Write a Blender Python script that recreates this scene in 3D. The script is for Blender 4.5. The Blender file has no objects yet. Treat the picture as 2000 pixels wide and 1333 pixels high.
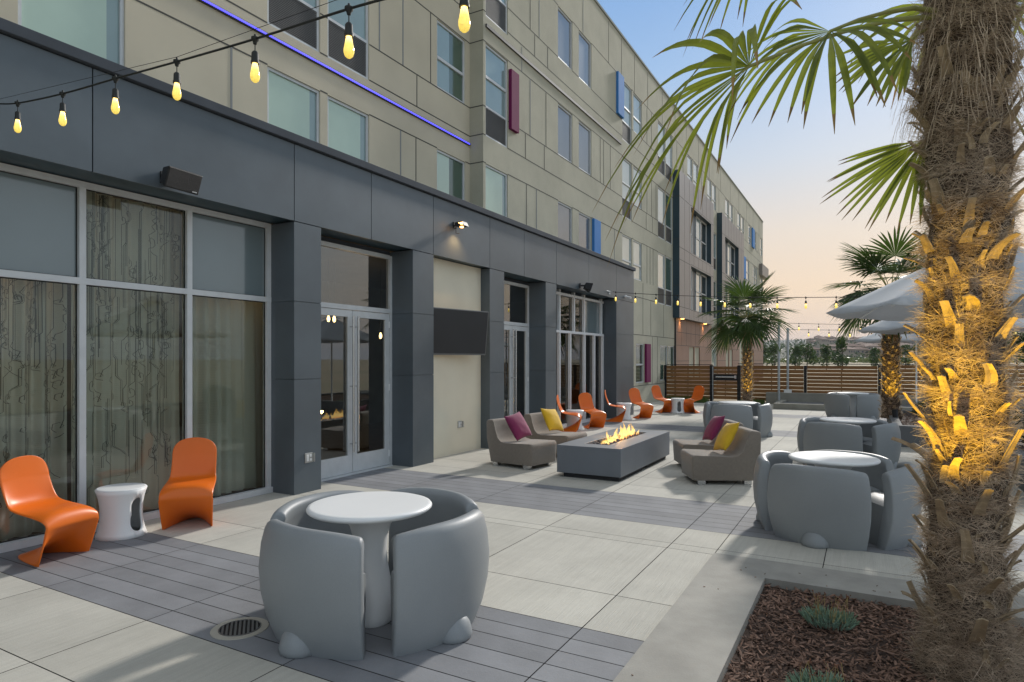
import bpy, bmesh, math, random
from mathutils import Vector, Matrix, Euler, noise
from mathutils.geometry import delaunay_2d_cdt
R = math.radians
rnd = random.Random(7)
scene = bpy.context.scene
COL = scene.collection

# ------------------------------------------------------------------ materials
def new_mat(name):
    m = bpy.data.materials.new(name); m.use_nodes = True
    nt = m.node_tree
    return m, nt, nt.nodes, nt.links, nt.nodes['Principled BSDF']

def mat(name, col, rough=0.6, metal=0.0, var=0.0, vscale=3.0, bump=0.0, bscale=80.0, stretch=(1,1,1),
        col2=None, island=0.0, coat=0.0, sheen=0.0, spec=None, detail=4.0, speck=0.0, stain=0.0):
    m, nt, N, L, b = new_mat(name)
    b.inputs['Roughness'].default_value = rough
    b.inputs['Metallic'].default_value = metal
    if spec is not None: b.inputs['Specular IOR Level'].default_value = spec
    if coat: b.inputs['Coat Weight'].default_value = coat
    if sheen: b.inputs['Sheen Weight'].default_value = sheen
    c1 = tuple(col) + (1,)
    if col2 is None:
        col2 = tuple(max(0, c*(1-var)) for c in col)
        c1 = tuple(min(1, c*(1+var)) for c in col) + (1,)
    b.inputs['Base Color'].default_value = c1
    tc = N.new('ShaderNodeTexCoord'); mp = N.new('ShaderNodeMapping')
    mp.inputs['Scale'].default_value = stretch
    L.new(tc.outputs['Object'], mp.inputs['Vector'])
    out = None
    if var or c1[:3] != tuple(col2):
        nz = N.new('ShaderNodeTexNoise'); nz.inputs['Scale'].default_value = vscale
        nz.inputs['Detail'].default_value = detail
        L.new(mp.outputs[0], nz.inputs['Vector'])
        cr = N.new('ShaderNodeValToRGB'); cr.color_ramp.elements[0].position = .3; cr.color_ramp.elements[1].position = .7
        cr.color_ramp.elements[0].color = tuple(col2) + (1,); cr.color_ramp.elements[1].color = c1
        L.new(nz.outputs['Fac'], cr.inputs[0]); out = cr.outputs[0]
    if speck and out is not None:
        n2 = N.new('ShaderNodeTexNoise'); n2.inputs['Scale'].default_value = 160; n2.inputs['Detail'].default_value = 2
        L.new(tc.outputs['Object'], n2.inputs['Vector'])
        mr = N.new('ShaderNodeMapRange'); mr.inputs[1].default_value = .3; mr.inputs[2].default_value = .7
        mr.inputs[3].default_value = 1-speck; mr.inputs[4].default_value = 1+speck
        L.new(n2.outputs['Fac'], mr.inputs[0])
        mx = N.new('ShaderNodeVectorMath'); mx.operation = 'SCALE'
        L.new(out, mx.inputs[0]); L.new(mr.outputs[0], mx.inputs['Scale']); out = mx.outputs[0]
    if stain and out is not None:
        n3 = N.new('ShaderNodeTexNoise'); n3.inputs['Scale'].default_value = .9; n3.inputs['Detail'].default_value = 7; n3.inputs['Roughness'].default_value = .68
        L.new(tc.outputs['Object'], n3.inputs['Vector'])
        m3 = N.new('ShaderNodeMapRange'); m3.inputs[1].default_value = .35; m3.inputs[2].default_value = .62; m3.inputs[3].default_value = 1-stain; m3.inputs[4].default_value = 1+stain*.4
        L.new(n3.outputs['Fac'], m3.inputs[0])
        mx = N.new('ShaderNodeVectorMath'); mx.operation = 'SCALE'
        L.new(out, mx.inputs[0]); L.new(m3.outputs[0], mx.inputs['Scale']); out = mx.outputs[0]
    if island:
        g = N.new('ShaderNodeNewGeometry')
        mr = N.new('ShaderNodeMapRange'); mr.inputs[3].default_value = 1-island; mr.inputs[4].default_value = 1+island
        L.new(g.outputs['Random Per Island'], mr.inputs[0])
        mx = N.new('ShaderNodeVectorMath'); mx.operation = 'SCALE'
        if out is None:
            rgb = N.new('ShaderNodeRGB'); rgb.outputs[0].default_value = c1; out = rgb.outputs[0]
        L.new(out, mx.inputs[0]); L.new(mr.outputs[0], mx.inputs['Scale']); out = mx.outputs[0]
    if out is not None: L.new(out, b.inputs['Base Color'])
    if bump:
        nb = N.new('ShaderNodeTexNoise'); nb.inputs['Scale'].default_value = bscale; nb.inputs['Detail'].default_value = 5
        L.new(mp.outputs[0], nb.inputs['Vector'])
        bp = N.new('ShaderNodeBump'); bp.inputs['Strength'].default_value = bump; bp.inputs['Distance'].default_value = .01
        L.new(nb.outputs['Fac'], bp.inputs['Height']); L.new(bp.outputs[0], b.inputs['Normal'])
    return m

def emit_mat(name, col, strength, base=(.8,.8,.8)):
    m, nt, N, L, b = new_mat(name)
    b.inputs['Base Color'].default_value = tuple(base) + (1,)
    b.inputs['Emission Color'].default_value = tuple(col) + (1,)
    b.inputs['Emission Strength'].default_value = strength
    return m

def glass_mat(name, tint=(.72,.8,.78), refl=.12, rough=0.0):
    m, nt, N, L, b = new_mat(name)
    N.remove(b)
    out = N['Material Output']
    tr = N.new('ShaderNodeBsdfTransparent'); tr.inputs[0].default_value = tuple(tint) + (1,)
    gl = N.new('ShaderNodeBsdfGlossy'); gl.inputs['Roughness'].default_value = rough
    gl.inputs['Color'].default_value = (.92, .96, .96, 1)
    fr = N.new('ShaderNodeFresnel'); fr.inputs['IOR'].default_value = 1.45
    ad = N.new('ShaderNodeMath'); ad.operation = 'ADD'; ad.inputs[1].default_value = refl; ad.use_clamp = True
    mx = N.new('ShaderNodeMixShader')
    L.new(fr.outputs[0], ad.inputs[0]); L.new(ad.outputs[0], mx.inputs[0])
    L.new(tr.outputs[0], mx.inputs[1]); L.new(gl.outputs[0], mx.inputs[2]); L.new(mx.outputs[0], out.inputs[0])
    return m

M = {}
M['concrete'] = mat('concrete_slab', (.52,.50,.44), .85, var=.055, vscale=2.0, bump=.5, bscale=9, stretch=(16,.5,1), island=.06, speck=.07, detail=6, stain=.13)
M['paver'] = mat('grey_paver', (.225,.23,.243), .8, var=.09, vscale=3.5, bump=.15, bscale=50, island=.10, speck=.06, stain=.12)
M['joint'] = mat('joint_filler', (.045,.043,.04), .95, var=.2)
M['kerb'] = mat('kerb_concrete', (.345,.33,.295), .85, stain=.14, var=.10, vscale=5, bump=.12, bscale=70, speck=.04)
M['kerb_dark'] = mat('planter_concrete', (.16,.165,.17), .85, var=.12, vscale=4, bump=.12, speck=.04)
M['wall_conc'] = mat('low_wall_concrete', (.30,.29,.25), .9, var=.12, vscale=3, bump=.2)
M['field'] = mat('dry_field', (.36,.27,.17), .95, var=.25, vscale=.05, col2=(.25,.22,.13))
M['hill'] = mat('far_hill', (.20,.17,.12), .95, var=.25, vscale=.01)
M['hillgreen'] = mat('near_hill', (.085,.08,.055), .95, var=.4, vscale=.02)
M['stucco'] = mat('stucco', (.45,.43,.335), .92, stain=.07, var=.06, vscale=1.2, bump=.5, bscale=220, speck=.07)
M['beige'] = mat('cream_stucco', (.78,.72,.57), .92, var=.05, vscale=1.5, bump=.5, bscale=200, speck=.05)
M['stucco_lit'] = mat('lit_recess_stucco', (.59,.535,.41), .92, var=.06, vscale=1.2, bump=.5, bscale=220, speck=.06)  # lighter stucco copy: the stronger light on the recessed wall is painted in
M['jointline'] = mat('panel_reveal', (.07,.068,.06), .8, var=.1)
M['jointalu'] = mat('joint_metal', (.27,.28,.28), .8, 0, spec=.1)
M['copal'] = mat('parapet_metal', (.20,.21,.18), .8, 0, spec=.1)
M['alu'] = mat('aluminium_frame', (.60,.62,.63), .42, .08, var=.05, vscale=9)
M['alu_bright'] = mat('white_aluminium', (.80,.81,.82), .4, .05, var=.04, vscale=9)
M['panel'] = mat('dark_metal_panel', (.100,.121,.137), .42, .15, stain=.08, var=.07, vscale=.9, island=.05)
M['coping'] = mat('coping_metal', (.07,.08,.095), .75, 0, spec=.15, var=.08)
M['navy'] = mat('teal_panel', (.030,.058,.075), .4, .1, var=.1, island=.05)
M['bay'] = mat('warm_grey_panel', (.235,.21,.195), .45, .1, var=.05, vscale=2, island=.06)
M['brown'] = mat('terracotta_panel', (.27,.16,.115), .6, var=.07, vscale=2, island=.08)
M['louvre'] = mat('vent_louvre', (.055,.055,.055), .6, .1, var=.1)
M['lslat'] = mat('vent_slat', (.17,.17,.165), .5, .2, var=.1)
M['fin_m'] = mat('magenta_fin', (.16,.012,.075), .75, spec=.2, var=.06)
M['fin_b'] = mat('blue_fin', (.055,.22,.55), .75, spec=.2, var=.05)
def pane_mat(name, col, rough=.12):
    return mat(name, col, rough, var=.06, vscale=1.3, coat=.6, spec=.9)
M['p_green'] = pane_mat('pane_green_blind', (.46,.60,.48))
M['p_dgreen'] = pane_mat('pane_dark_green', (.07,.12,.09))
M['p_teal'] = pane_mat('pane_teal', (.24,.34,.34))
M['p_grey'] = pane_mat('pane_grey_shade', (.155,.17,.18))
M['p_white'] = pane_mat('pane_white_blind', (.50,.54,.48))
M['p_dark'] = pane_mat('pane_dark', (.03,.04,.04))
M['p_shade'] = pane_mat('pane_roller_shade', (.15,.19,.20))
M['glass'] = glass_mat('clear_glass', (.84,.90,.84), .03)
M['glassdoor'] = glass_mat('door_glass', (.42,.46,.44), .15)
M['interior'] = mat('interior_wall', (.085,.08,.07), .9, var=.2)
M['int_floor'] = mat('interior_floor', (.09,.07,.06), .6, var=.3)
M['steel'] = mat('brushed_steel', (.62,.62,.62), .25, .9, var=.05, stretch=(1,1,.1), vscale=30)
M['galv'] = mat('galvanised_steel', (.45,.48,.50), .5, .5, var=.12, vscale=12)
M['black'] = mat('black_metal', (.012,.012,.014), .5, .2, var=.1)
M['rubber'] = mat('black_rubber', (.012,.014,.012), .6, var=.2)
M['spk'] = mat('speaker_plastic', (.012,.012,.013), .55, var=.1, bump=.2, bscale=300)
M['spk_grille'] = mat('speaker_grille', (.02,.02,.021), .6, .3, bump=.6, bscale=500)
M['tv_bezel'] = mat('tv_bezel', (.16,.165,.17), .35, .2)
M['tv_screen'] = mat('tv_screen', (.026,.028,.032), .4, var=.05)
M['curtline'] = mat('curtain_line', (.17,.165,.15), .9)
M['orange'] = mat('orange_plastic', (.78,.155,.008), .38, var=.03, spec=.5)
M['white_pl'] = mat('white_plastic', (.82,.82,.81), .42, var=.015, bump=.03, bscale=250)
M['grey_pl'] = mat('grey_moulded_plastic', (.275,.292,.302), .48, var=.04, vscale=2, stain=.06, speck=.03, bump=.10, bscale=260)
M['sofa'] = mat('taupe_fabric', (.225,.19,.155), .95, var=.07, vscale=30, bump=.35, bscale=320, sheen=.3)
M['pil_m'] = mat('magenta_fabric', (.19,.012,.07), .85, var=.10, vscale=6, bump=.35, bscale=30, sheen=.2)
M['pil_y'] = mat('yellow_fabric', (.68,.42,.012), .85, var=.08, vscale=6, bump=.35, bscale=30, sheen=.2)
M['fp'] = mat('fire_pit_concrete', (.165,.18,.20), .6, var=.07, vscale=3, bump=.06)
M['fp_base'] = mat('fire_pit_base', (.03,.03,.032), .8)
M['stone'] = mat('lava_stone', (.13,.11,.11), .8, var=.4, vscale=30, island=.5)
M['slat'] = mat('cedar_slat', (.25,.115,.034), .6, var=.22, vscale=2.5, stretch=(.6,1,10), island=.15)
M['canopy'] = mat('umbrella_cloth', (.66,.69,.72), .9, var=.03, bump=.15, bscale=60)
M['mulch'] = mat('bark_mulch', (.195,.115,.080), .9, var=.3, vscale=30, island=.55)
M['soil'] = mat('mulch_soil', (.06,.035,.024), .95, var=.35, vscale=40, bump=.6, bscale=60)
M['fibre'] = mat('palm_fibre', (.64,.52,.40), .85, col2=(.20,.145,.10), vscale=9, island=.65)
M['core'] = mat('palm_core', (.085,.06,.042), .95, var=.45, vscale=12, bump=1, bscale=60)
M['stub'] = mat('petiole_stub', (.34,.26,.165), .75, var=.25, vscale=25, stretch=(1,1,.35), bump=.4, bscale=40, island=.2)
def leafmat(name, a, b, trans):
    m = mat(name, a, .45, col2=b, vscale=2.5, island=.25)
    nt = m.node_tree; N = nt.nodes; L = nt.links; p = N['Principled BSDF']; out = N['Material Output']
    t = N.new('ShaderNodeBsdfTranslucent'); t.inputs[0].default_value = (a[0]*2.2, a[1]*2.2, a[2]*1.2, 1)
    mx = N.new('ShaderNodeMixShader'); mx.inputs[0].default_value = trans
    L.new(p.outputs[0], mx.inputs[1]); L.new(t.outputs[0], mx.inputs[2]); L.new(mx.outputs[0], out.inputs[0])
    return m
M['frond'] = leafmat('palm_leaf', (.17,.20,.032), (.05,.09,.018), .38)
M['frond2'] = leafmat('palm_leaf_dark', (.055,.095,.024), (.022,.055,.014), .2)
M['tip'] = mat('dry_leaf_tip', (.30,.19,.06), .8, var=.2)
M['petiole'] = mat('petiole_green', (.26,.26,.07), .5, var=.2, vscale=5)
def add_translucent(m, col, f):
    nt = m.node_tree; N = nt.nodes; L = nt.links; p = N['Principled BSDF']; out = N['Material Output']
    t = N.new('ShaderNodeBsdfTranslucent'); t.inputs[0].default_value = col + (1,)
    mx = N.new('ShaderNodeMixShader'); mx.inputs[0].default_value = f
    L.new(p.outputs[0], mx.inputs[1]); L.new(t.outputs[0], mx.inputs[2]); L.new(mx.outputs[0], out.inputs[0])
add_translucent(M['canopy'], (.5,.52,.56), .3)
add_translucent(M['fibre'], (.75,.62,.46), .35)
M['leaf'] = leafmat('tree_leaf', (.040,.072,.020), (.025,.052,.014), .2)
M['leaf2'] = leafmat('tree_leaf_pale', (.09,.11,.035), (.05,.07,.02), .2)
M['bark'] = mat('tree_bark', (.10,.075,.055), .9, var=.3)
M['bush'] = leafmat('bush_leaf', (.035,.06,.02), (.016,.03,.01), .15)
M['succ'] = leafmat('succulent_leaf', (.24,.34,.28), (.17,.26,.15), .1)
M['grass'] = leafmat('grass_blade', (.07,.12,.025), (.04,.08,.015), .2)
M['stalk'] = mat('dry_stalk', (.40,.30,.12), .8, var=.3)
M['seed'] = mat('seed_head', (.20,.09,.05), .8, var=.3)
M['house'] = mat('house_wall', (.36,.29,.22), .9, var=.1, island=.3)
M['roof'] = mat('house_roof', (.20,.12,.085), .9, var=.2)
M['winglass'] = mat('house_window', (.05,.05,.06), .3)
M['car'] = mat('car_paint', (.75,.75,.75), .3)
M['bulb'] = None
M['plate'] = mat('outlet_plate', (.50,.50,.48), .35, .6)
M['socketw'] = mat('outlet_white', (.75,.75,.73), .5)
M['led'] = emit_mat('led_blue', (.07,.06,1.0), 2.0, (.1,.1,.5))
M['warm'] = emit_mat('warm_lamp', (1,.48,.12), 7)
M['warm_s'] = emit_mat('pendant_bulb', (1,.62,.25), 9)
M['drain'] = mat('drain_iron', (.22,.22,.22), .45, .7, var=.1)
M['ringc'] = mat('drain_ring', (.42,.39,.33), .85, var=.1)

# S14 bulb: textured glass that glows, brighter near the filament at its neck
def bulb_material():
    m, nt, N, L, b = new_mat('bulb_glass')
    b.inputs['Base Color'].default_value = (.75,.6,.2,1); b.inputs['Roughness'].default_value = .15
    tc = N.new('ShaderNodeTexCoord'); sx = N.new('ShaderNodeSeparateXYZ'); L.new(tc.outputs['Generated'], sx.inputs[0])
    cr = N.new('ShaderNodeValToRGB'); e = cr.color_ramp.elements
    e[0].position = 0; e[0].color = (.34,.24,.03,1); e[1].position = 1; e[1].color = (2.2,1.4,.4,1)
    k = e.new(.6); k.color = (.50,.37,.07,1)
    L.new(sx.outputs['Z'], cr.inputs[0])
    vo = N.new('ShaderNodeTexVoronoi'); vo.inputs['Scale'].default_value = 13; L.new(tc.outputs['Generated'], vo.inputs['Vector'])
    mr = N.new('ShaderNodeMapRange'); mr.inputs[2].default_value = .6; mr.inputs[3].default_value = .45; mr.inputs[4].default_value = 1.9
    L.new(vo.outputs['Distance'], mr.inputs[0])
    mx = N.new('ShaderNodeVectorMath'); mx.operation = 'SCALE'; L.new(cr.outputs[0], mx.inputs[0]); L.new(mr.outputs[0], mx.inputs['Scale'])
    L.new(mx.outputs[0], b.inputs['Emission Color']); b.inputs['Emission Strength'].default_value = 1.0
    return m
M['bulb'] = bulb_material()

# printed sheer curtain: grey green cloth with meandering dark contour lines
def curtain_material(name, base, lines):
    m, nt, N, L, b = new_mat(name)
    b.inputs['Roughness'].default_value = .95
    tc = N.new('ShaderNodeTexCoord'); mp = N.new('ShaderNodeMapping'); mp.inputs['Scale'].default_value = (.3, 6, 1.3)
    L.new(tc.outputs['Object'], mp.inputs['Vector'])
    nz = N.new('ShaderNodeTexNoise'); nz.inputs['Scale'].default_value = 1.7; nz.inputs['Detail'].default_value = 1.2; nz.inputs['Roughness'].default_value = .4; nz.inputs['Distortion'].default_value = .6
    L.new(mp.outputs[0], nz.inputs['Vector'])
    m1 = N.new('ShaderNodeMath'); m1.operation = 'MULTIPLY'; m1.inputs[1].default_value = 15
    fr = N.new('ShaderNodeMath'); fr.operation = 'FRACT'
    sb = N.new('ShaderNodeMath'); sb.operation = 'SUBTRACT'; sb.inputs[1].default_value = .5
    ab = N.new('ShaderNodeMath'); ab.operation = 'ABSOLUTE'
    lt = N.new('ShaderNodeMath'); lt.operation = 'LESS_THAN'; lt.inputs[1].default_value = .055
    L.new(nz.outputs['Fac'], m1.inputs[0]); L.new(m1.outputs[0], fr.inputs[0]); L.new(fr.outputs[0], sb.inputs[0])
    L.new(sb.outputs[0], ab.inputs[0]); L.new(ab.outputs[0], lt.inputs[0])
    wv = N.new('ShaderNodeTexNoise'); wv.inputs['Scale'].default_value = .7; wv.inputs['Detail'].default_value = 1
    L.new(mp.outputs[0], wv.inputs['Vector'])
    ms = N.new('ShaderNodeMath'); ms.operation = 'GREATER_THAN'; ms.inputs[1].default_value = .46 if lines else 2
    L.new(wv.outputs['Fac'], ms.inputs[0])
    mu = N.new('ShaderNodeMath'); mu.operation = 'MULTIPLY'; L.new(lt.outputs[0], mu.inputs[0]); L.new(ms.outputs[0], mu.inputs[1])
    cx = N.new('ShaderNodeMixRGB'); cx.inputs[1].default_value = tuple(base)+(1,); cx.inputs[2].default_value = (.03,.03,.028,1)
    L.new(mu.outputs[0], cx.inputs[0]); L.new(cx.outputs[0], b.inputs['Base Color'])
    ck = N.new('ShaderNodeTexWave'); ck.bands_direction = 'Z'; ck.inputs['Scale'].default_value = 16
    L.new(tc.outputs['Object'], ck.inputs['Vector'])
    bp = N.new('ShaderNodeBump'); bp.inputs['Strength'].default_value = .25; bp.inputs['Distance'].default_value = .01
    L.new(ck.outputs['Fac'], bp.inputs['Height']); L.new(bp.outputs[0], b.inputs['Normal'])
    return m
M['curtain_p'] = curtain_material('printed_curtain', (.66,.65,.59), False)
M['curtain'] = curtain_material('plain_curtain', (.62,.62,.57), False)

add_translucent(M['curtain_p'], (.7,.66,.58), .18); add_translucent(M['curtain'], (.7,.66,.55), .2)
def flame_material():
    m, nt, N, L, b = new_mat('flame')
    N.remove(b); out = N['Material Output']
    tc = N.new('ShaderNodeTexCoord'); sx = N.new('ShaderNodeSeparateXYZ'); L.new(tc.outputs['Generated'], sx.inputs[0])
    cr = N.new('ShaderNodeValToRGB'); e = cr.color_ramp.elements
    e[0].color = (1,.26,.04,1); e[1].color = (1,.48,.07,1); k = e.new(.35); k.color = (1,.68,.24,1)
    L.new(sx.outputs['Z'], cr.inputs[0])
    em = N.new('ShaderNodeEmission'); em.inputs[1].default_value = 1.5; L.new(cr.outputs[0], em.inputs[0])
    tr = N.new('ShaderNodeBsdfTransparent')
    nz = N.new('ShaderNodeTexNoise'); nz.inputs['Scale'].default_value = 22; nz.inputs['Distortion'].default_value = 1.2
    mp = N.new('ShaderNodeMapping'); mp.inputs['Scale'].default_value = (1,1,.35)
    L.new(tc.outputs['Object'], mp.inputs[0]); L.new(mp.outputs[0], nz.inputs['Vector'])
    mr = N.new('ShaderNodeMapRange'); mr.inputs[1].default_value = .42; mr.inputs[2].default_value = .60; mr.inputs[3].default_value = .10; mr.inputs[4].default_value = .92
    L.new(nz.outputs['Fac'], mr.inputs[0])
    mx = N.new('ShaderNodeMixShader'); L.new(mr.outputs[0], mx.inputs[0]); L.new(tr.outputs[0], mx.inputs[1]); L.new(em.outputs[0], mx.inputs[2])
    L.new(mx.outputs[0], out.inputs[0])
    return m
M['flame'] = flame_material()

# ------------------------------------------------------------------ mesh helpers
class B:
    def __init__(s): s.v = []; s.f = []; s.m = []
    def add(s, vs, fs, m=0):
        o = len(s.v); s.v += [tuple(v) for v in vs]
        for f in fs: s.f.append([i+o for i in f]); s.m.append(m)
    def quad(s, a, b, c, d, m=0): s.add([a,b,c,d], [(0,1,2,3)], m)
    def box(s, x0, x1, y0, y1, z0, z1, m=0):
        if x0 > x1: x0, x1 = x1, x0
        if y0 > y1: y0, y1 = y1, y0
        if z0 > z1: z0, z1 = z1, z0
        vs = [(x,y,z) for z in (z0,z1) for y in (y0,y1) for x in (x0,x1)]
        s.add(vs, [(0,2,3,1),(4,5,7,6),(0,1,5,4),(2,6,7,3),(0,4,6,2),(1,3,7,5)], m)
    def obox(s, c, ax, ay, az, m=0):
        c = Vector(c); vs = []
        for k in (-1,1):
            for j in (-1,1):
                for i in (-1,1): vs.append(c + Vector(ax)*i + Vector(ay)*j + Vector(az)*k)
        s.add(vs, [(0,2,3,1),(4,5,7,6),(0,1,5,4),(2,6,7,3),(0,4,6,2),(1,3,7,5)], m)
    def tube(s, pts, r, n=8, m=0, cap=True):
        pts = [Vector(p) for p in pts]; rs = r if isinstance(r, (list,tuple)) else [r]*len(pts)
        vs = []; up = Vector((0,0,1))
        for i, p in enumerate(pts):
            t = (pts[min(i+1,len(pts)-1)] - pts[max(i-1,0)]).normalized()
            a = t.cross(up if abs(t.z) < .9 else Vector((1,0,0))).normalized(); b = t.cross(a)
            for k in range(n):
                an = 2*math.pi*k/n; vs.append(p + (a*math.cos(an) + b*math.sin(an))*rs[i])
        fs = [(i*n+k, i*n+(k+1)%n, (i+1)*n+(k+1)%n, (i+1)*n+k) for i in range(len(pts)-1) for k in range(n)]
        if cap: fs += [tuple(range(n)), tuple((len(pts)-1)*n+k for k in reversed(range(n)))]
        s.add(vs, fs, m)
    def lathe(s, prof, n=32, c=(0,0,0), m=0, a0=0, a1=None, cap=False):
        full = a1 is None; a1 = a0+2*math.pi if full else a1; k = n if full else n+1
        vs = []
        for (r, z) in prof:
            for i in range(k):
                a = a0+(a1-a0)*i/n; vs.append((c[0]+r*math.cos(a), c[1]+r*math.sin(a), c[2]+z))
        fs = []
        for j in range(len(prof)-1):
            for i in range(n):
                i2 = (i+1) % k
                fs.append((j*k+i, j*k+i2, (j+1)*k+i2, (j+1)*k+i))
        s.add(vs, fs, m)
    def grid(s, rows, m=0, closed=False):
        n = len(rows[0]); vs = [p for r in rows for p in r]
        fs = []
        for j in range(len(rows)-1):
            for i in range(n if closed else n-1):
                fs.append((j*n+i, j*n+(i+1)%n, (j+1)*n+(i+1)%n, (j+1)*n+i))
        s.add(vs, fs, m)

def inv_of(o):
    m = Matrix.Identity(4); chain = []
    while o is not None: chain.append(o); o = o.parent
    for p in reversed(chain): m = m @ (Matrix.Translation(p.location) @ p.rotation_euler.to_matrix().to_4x4())
    return m.inverted()

def mk(name, b, mats, parent=None, world=False, smooth=False, bevel=0, bseg=2, subd=0, solid=0, loc=None, rot=None,
       fixn=False, angle=None):
    me = bpy.data.meshes.new(name)
    vs = b.v
    if world and parent is not None:
        iv = inv_of(parent); vs = [iv @ Vector(v) for v in vs]
    me.from_pydata(vs, [], b.f); 
    if not isinstance(mats, (list,tuple)): mats = [mats]
    for m_ in mats: me.materials.append(M[m_] if isinstance(m_, str) else m_)
    me.polygons.foreach_set('material_index', b.m)
    if fixn:
        bm = bmesh.new(); bm.from_mesh(me); bmesh.ops.remove_doubles(bm, verts=bm.verts, dist=1e-5)
        bmesh.ops.recalc_face_normals(bm, faces=bm.faces); bm.to_mesh(me); bm.free()
    if smooth: me.polygons.foreach_set('use_smooth', [True]*len(me.polygons))
    me.update()
    if angle: me.set_sharp_from_angle(angle=R(angle))
    o = bpy.data.objects.new(name, me); COL.objects.link(o)
    if parent is not None: o.parent = parent
    if loc: o.location = loc
    if rot: o.rotation_euler = rot
    if solid:
        md = o.modifiers.new('s', 'SOLIDIFY'); md.thickness = solid; md.offset = 0
    if bevel:
        md = o.modifiers.new('b', 'BEVEL'); md.width = bevel; md.segments = bseg; md.limit_method = 'ANGLE'; md.angle_limit = R(35)
        md.harden_normals = False
    if subd:
        md = o.modifiers.new('u', 'SUBSURF'); md.levels = subd; md.render_levels = subd
    return o

def tag(o, label=None, cat=None, group=None, kind=None):
    if label: o['label'] = label
    if cat: o['category'] = cat
    if group: o['group'] = group
    if kind: o['kind'] = kind
    return o

def thing(name, label, cat, loc=(0,0,0), rz=0, group=None):
    o = bpy.data.objects.new(name, None); COL.objects.link(o); o.empty_display_size = .2
    o.location = loc; o.rotation_euler = (0,0,rz)
    return tag(o, label, cat, group)

def copy_tree(root, loc, rz, label, group=None):
    c = root.copy(); COL.objects.link(c); c.location = loc; c.rotation_euler = (0,0,rz); c['label'] = label
    if group: c['group'] = group
    for ch in list(root.children):
        d = ch.copy(); COL.objects.link(d); d.parent = c
        for g in list(ch.children):
            e = g.copy(); COL.objects.link(e); e.parent = d
    return c

# ------------------------------------------------------------------ camera, world, sun
cam = bpy.data.cameras.new('camera'); camo = bpy.data.objects.new('camera', cam); COL.objects.link(camo)
cam.sensor_width = 36; cam.lens = 22.5; cam.shift_y = .01775; cam.clip_end = 20000; cam.clip_start = .05
camo.location = (0,0,1.70); camo.rotation_euler = (R(90), 0, R(29))
scene.camera = camo
scene.view_settings.view_transform = 'Standard'; scene.view_settings.look = 'None'; scene.view_settings.exposure = .31

SUN_EL = R(27); SUN_DIR = Vector((-.09, -1, 0)).normalized()      # the way the light travels
w = bpy.data.worlds.new('World'); scene.world = w; w.use_nodes = True
nt = w.node_tree; N = nt.nodes; L = nt.links; bg = N['Background']
tc = N.new('ShaderNodeTexCoord'); sx = N.new('ShaderNodeSeparateXYZ'); L.new(tc.outputs['Generated'], sx.inputs[0])
cr = N.new('ShaderNodeValToRGB'); e = cr.color_ramp.elements
stops = [(0,(.42,.36,.33)),(.5,(.54,.42,.38)),(.515,(.62,.47,.40)),(.55,(.74,.55,.38)),(.59,(.66,.57,.48)),(.64,(.47,.54,.63)),(.70,(.27,.44,.69)),(.76,(.155,.335,.65)),(.80,(.18,.36,.64)),(.87,(.44,.49,.56)),(1,(.52,.54,.56))]
stops = [(p, tuple(v*(.87 if .5 <= p <= .8 else 1) for v in c)) for p, c in stops]
e[0].position = 0; e[0].color = stops[0][1]+(1,); e[1].position = 1; e[1].color = stops[-1][1]+(1,)
for p, c in stops[1:-1]:
    k = e.new(p); k.color = c+(1,)
mr = N.new('ShaderNodeMapRange'); mr.inputs[1].default_value = -1; mr.inputs[2].default_value = 1
L.new(sx.outputs['Z'], mr.inputs[0]); L.new(mr.outputs[0], cr.inputs[0])
sky = N.new('ShaderNodeTexSky'); sky.sky_type = 'NISHITA'; sky.sun_disc = False
sky.sun_elevation = SUN_EL; sky.sun_rotation = math.atan2(-SUN_DIR.x, -SUN_DIR.y)
cr2 = N.new('ShaderNodeValToRGB'); e2 = cr2.color_ramp.elements
cool = [(0,(.30,.31,.31)),(.5,(.42,.46,.48)),(.56,(.50,.55,.58)),(.64,(.47,.55,.62)),(.74,(.38,.49,.60)),(.87,(.44,.49,.56)),(1,(.52,.54,.56))]
e2[0].position = 0; e2[0].color = cool[0][1]+(1,); e2[1].position = 1; e2[1].color = cool[-1][1]+(1,)
for p, c in cool[1:-1]:
    k = e2.new(p); k.color = c+(1,)
L.new(mr.outputs[0], cr2.inputs[0])
ms_ = N.new('ShaderNodeMapRange'); ms_.interpolation_type = 'SMOOTHSTEP'; ms_.inputs[1].default_value = .55; ms_.inputs[2].default_value = .86
L.new(sx.outputs['Y'], ms_.inputs[0])
mxs = N.new('ShaderNodeMixRGB'); L.new(ms_.outputs[0], mxs.inputs[0]); L.new(cr2.outputs[0], mxs.inputs[1]); L.new(cr.outputs[0], mxs.inputs[2])
sc1 = N.new('ShaderNodeVectorMath'); sc1.operation = 'SCALE'; sc1.inputs['Scale'].default_value = 10.0 * .97
L.new(mxs.outputs[0], sc1.inputs[0])
sc2 = N.new('ShaderNodeVectorMath'); sc2.operation = 'SCALE'; sc2.inputs['Scale'].default_value = .10
L.new(sky.outputs[0], sc2.inputs[0])
ad = N.new('ShaderNodeVectorMath'); ad.operation = 'ADD'; L.new(sc1.outputs[0], ad.inputs[0]); L.new(sc2.outputs[0], ad.inputs[1])
L.new(ad.outputs[0], bg.inputs['Color']); bg.inputs['Strength'].default_value = .10

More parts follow.
